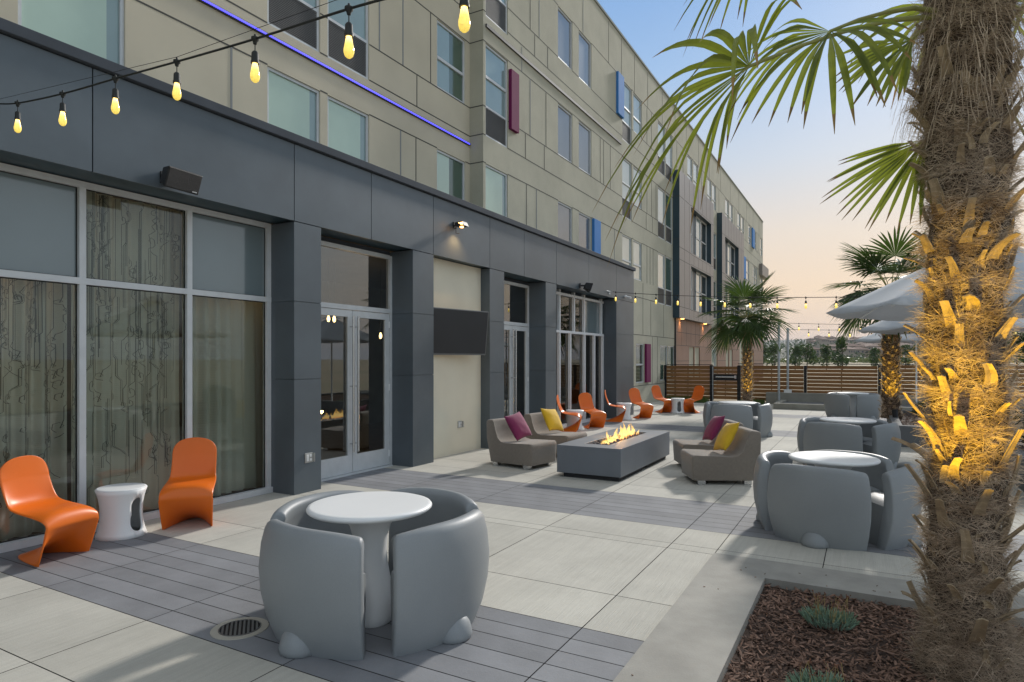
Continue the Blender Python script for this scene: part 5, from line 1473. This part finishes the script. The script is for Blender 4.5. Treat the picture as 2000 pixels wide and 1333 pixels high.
def tree(u,d,h,r,label,m='leaf',seed=0,n=900):
    rr = random.Random(seed); t = thing('tree',label,'tree',pix(u,d),0,'row of young trees across the dry field')
    b = B(); b.tube([(0,0,0),(.05,0,h*.3),(0,.05,h*.6),(0,0,h*.9)],[.12*h/6,.10*h/6,.06*h/6,.015],7)
    for k in range(7):
        a = k*2.4; z = h*(.28+.07*k); b.tube([(0,0,z),(r*.55*math.cos(a),r*.55*math.sin(a),z+h*.16)],[.04*h/6,.012],5)
    mk('trunk', b, 'bark', t)
    b = B(); leafcloud(b,(0,0,h*.60),r*1.25,r*1.25,h*.44,n,h*.035,rr); mk('crown', b, m, t)
tr_ = [(1512,120,4.9,1.9,'broad tree just left of the front pole'),(1553,105,4.4,1.45,'slim tree right of the two poles'),(1576,112,5.1,1.9,'full round tree, third from the poles'),(1614,108,4.5,1.5,'slim tree left of the tallest one'),
       (1645,100,5.8,1.85,'tallest tree of the row, left of the planter palm'),(1711,108,4.3,1.3,'tree touching the left side of the planter palm trunk'),(1768,110,4.6,1.6,'tree right of the planter palm trunk'),(1792,120,4.8,1.7,'tree behind the thin umbrella pole'),(1826,112,4.4,1.5,'tree half hidden by the big palm trunk'),(1490,125,5.2,2.0,'tree showing beside the corner of the hotel'),(1985,60,4.6,1.9,'large dark tree at the right edge of the photo'),(2040,62,4.8,2.0,'large dark tree just past the right edge')]
for i,(u,d,h,r_,l_) in enumerate(tr_): tree(u,d,h*.95,r_*.80,l_,'leaf',40+i,1700 if d < 80 else 950)
# scrub belt and hillside woods
rr = random.Random(77); b = B()
for i in range(420):
    u = rr.uniform(1480,2080); d = rr.uniform(300,420); h = rr.uniform(1.2,3.2); x,y,_ = pix(u,d); leafcloud(b,(x,y,h*.4),h*1.3,h*1.3,h*.6,26,h*.24,rr)
tag(mk('scrub_belt', b, 'leaf2'), 'belt of low scrub and bushes at the far side of the field','scrub',kind='stuff')
def hz(d): return max(0,(d-430))*.058 if d < 900 else 27.3
b = B()
for i in range(620):
    u = rr.uniform(1460,2080); d = rr.uniform(440,900); h = rr.uniform(2.5,6); x,y,_ = pix(u,d); leafcloud(b,(x,y,hz(d)+h*.4),h*.8,h*.8,h*.7,20,h*.22,rr)
tag(mk('hillside_trees', b, 'leaf'), 'dark trees scattered between the hillside houses','trees',kind='stuff')
b = B(); rows = []
for j in range(24):
    d = 400+j*40; rows.append([(pix(u,d)[0],pix(u,d)[1],(hz(d) if d<920 else 27.3-(d-920)*.02)*(.85+.25*noise.noise(Vector((u*.012,d*.004,0))))-.1*(1 if j==0 else 0)) for u in range(1380,2240,20)])
b.grid(rows); tag(mk('hillside', b, 'hillgreen', smooth=True), kind='structure')
def ridge(d, segs, m, name):
    b = B(); rows = []
    for j,(dd,k) in enumerate(((0,0),(.05,.6),(.10,1),(.2,.8),(.35,0))):
        row = []
        for i in range(90):
            u = 1100+i*14; h = 0
            for (c,w_,hh) in segs: h += hh*math.exp(-((u-c)/w_)**2)
            h *= 1+.18*noise.noise(Vector((i*.35,j*.7,d)))
            x,y,_ = pix(u,d*(1+dd)); row.append((x,y,max(0,h)*k-1+.0))
        rows.append(row)
    b.grid(rows); tag(mk(name, b, m, smooth=True), kind='structure')
ridge(3200,[(1590,90,80),(1500,60,45),(1700,90,52),(1850,160,75),(2000,120,80),(1400,100,60)],'hill','distant_hills')
ridge(5200,[(1640,140,130),(1480,110,100),(1800,160,120),(2050,120,130)],'hill','farthest_hills')
# hillside houses
hl = []; rr = random.Random(21)
house_spots = []
for i in range(64):
    u = 1585+ (i*37 % 270) + rr.uniform(-4,4); d = 480+ (i*53 % 410)
    house_spots.append((u,d))
adj = ['pale','sandy','brown','cream','tan','dusty','buff','beige']
kind_ = ['wide','narrow','tall','squat','long','boxy','stepped','small']
for i,(u,d) in enumerate(house_spots):
    x,y,_ = pix(u,d); w_,dp,h = rr.uniform(8,15),rr.uniform(8,11),rr.uniform(4.5,8)
    b = B(); b.box(-w_/2,w_/2,-dp/2,dp/2,-3,h,0)
    e_ = .8; rh = rr.uniform(1.4,2.4); rg = max(.5,w_/2-dp/2)
    b.add([(-w_/2-e_,-dp/2-e_,h),(w_/2+e_,-dp/2-e_,h),(w_/2+e_,dp/2+e_,h),(-w_/2-e_,dp/2+e_,h),(-rg,0,h+rh),(rg,0,h+rh)],[(0,1,5,4),(1,2,5),(2,3,4,5),(3,0,4),(0,3,2,1)],1)
    for k in range(4): 
        wx = -w_/2+w_*(k+.5)/4; b.box(wx-.6,wx+.6,-dp/2-.04,-dp/2-.01,h-2.4,h-1.0,2)
    o = mk('house', b, ['house','roof','winglass'], None, loc=(x,y,hz(d)*.95), rot=(0,0,R(29+rr.uniform(-25,25))))
    tag(o, 'distant tan house with a hipped roof among trees on the hillside', 'house', 'houses on the far hillside')
# parked van across the field
t = thing('van','small white van parked across the field','van',pix(1756,330),R(25))
b = B(); b.add([(-2.4,-.95,.45),(2.4,-.95,.45),(2.4,.95,.45),(-2.4,.95,.45),(-2.4,-.95,1.5),(-2.35,-.9,2.2),(1.0,-.9,2.2),(1.6,-.95,1.5),(2.4,-.95,1.1),(-2.4,.95,1.5),(-2.35,.9,2.2),(1.0,.9,2.2),(1.6,.95,1.5),(2.4,.95,1.1)],
  [(0,1,8,7,4),(4,7,6,5),(3,9,12,13,2),(9,10,11,12),(0,4,9,3),(4,5,10,9),(5,6,11,10),(6,7,12,11),(7,8,13,12),(8,1,2,13),(0,3,2,1)]); mk('body', b, 'car', t)
for (x,y) in ((-1.5,-.9),(1.5,-.9),(-1.5,.9),(1.5,.9)):
    b = B(); b.tube([(x,y-.1,.38),(x,y+.1,.38)],.38,14); mk('wheel', b, 'rubber', t)

# ------------------------------------------------------------------ air
HAZE = True
if HAZE:
    m, nt, N, L, bb = new_mat('haze'); N.remove(bb)
    v = N.new('ShaderNodeVolumePrincipled'); v.inputs['Density'].default_value = .00011; v.inputs['Color'].default_value = (.86,.90,1,1); v.inputs['Anisotropy'].default_value = 0
    L.new(v.outputs[0], N['Material Output'].inputs['Volume'])
    b = B(); b.box(-9100,9100,-3100,12100,-1.2,170); o = mk('haze', b, m); tag(o, 'thin pale evening haze over the whole place', 'haze', kind='stuff')
scene.cycles.max_bounces = 8; scene.cycles.transparent_max_bounces = 16; scene.cycles.volume_bounces = 0
scene.cycles.use_denoising = True; scene.cycles.sample_clamp_indirect = 6
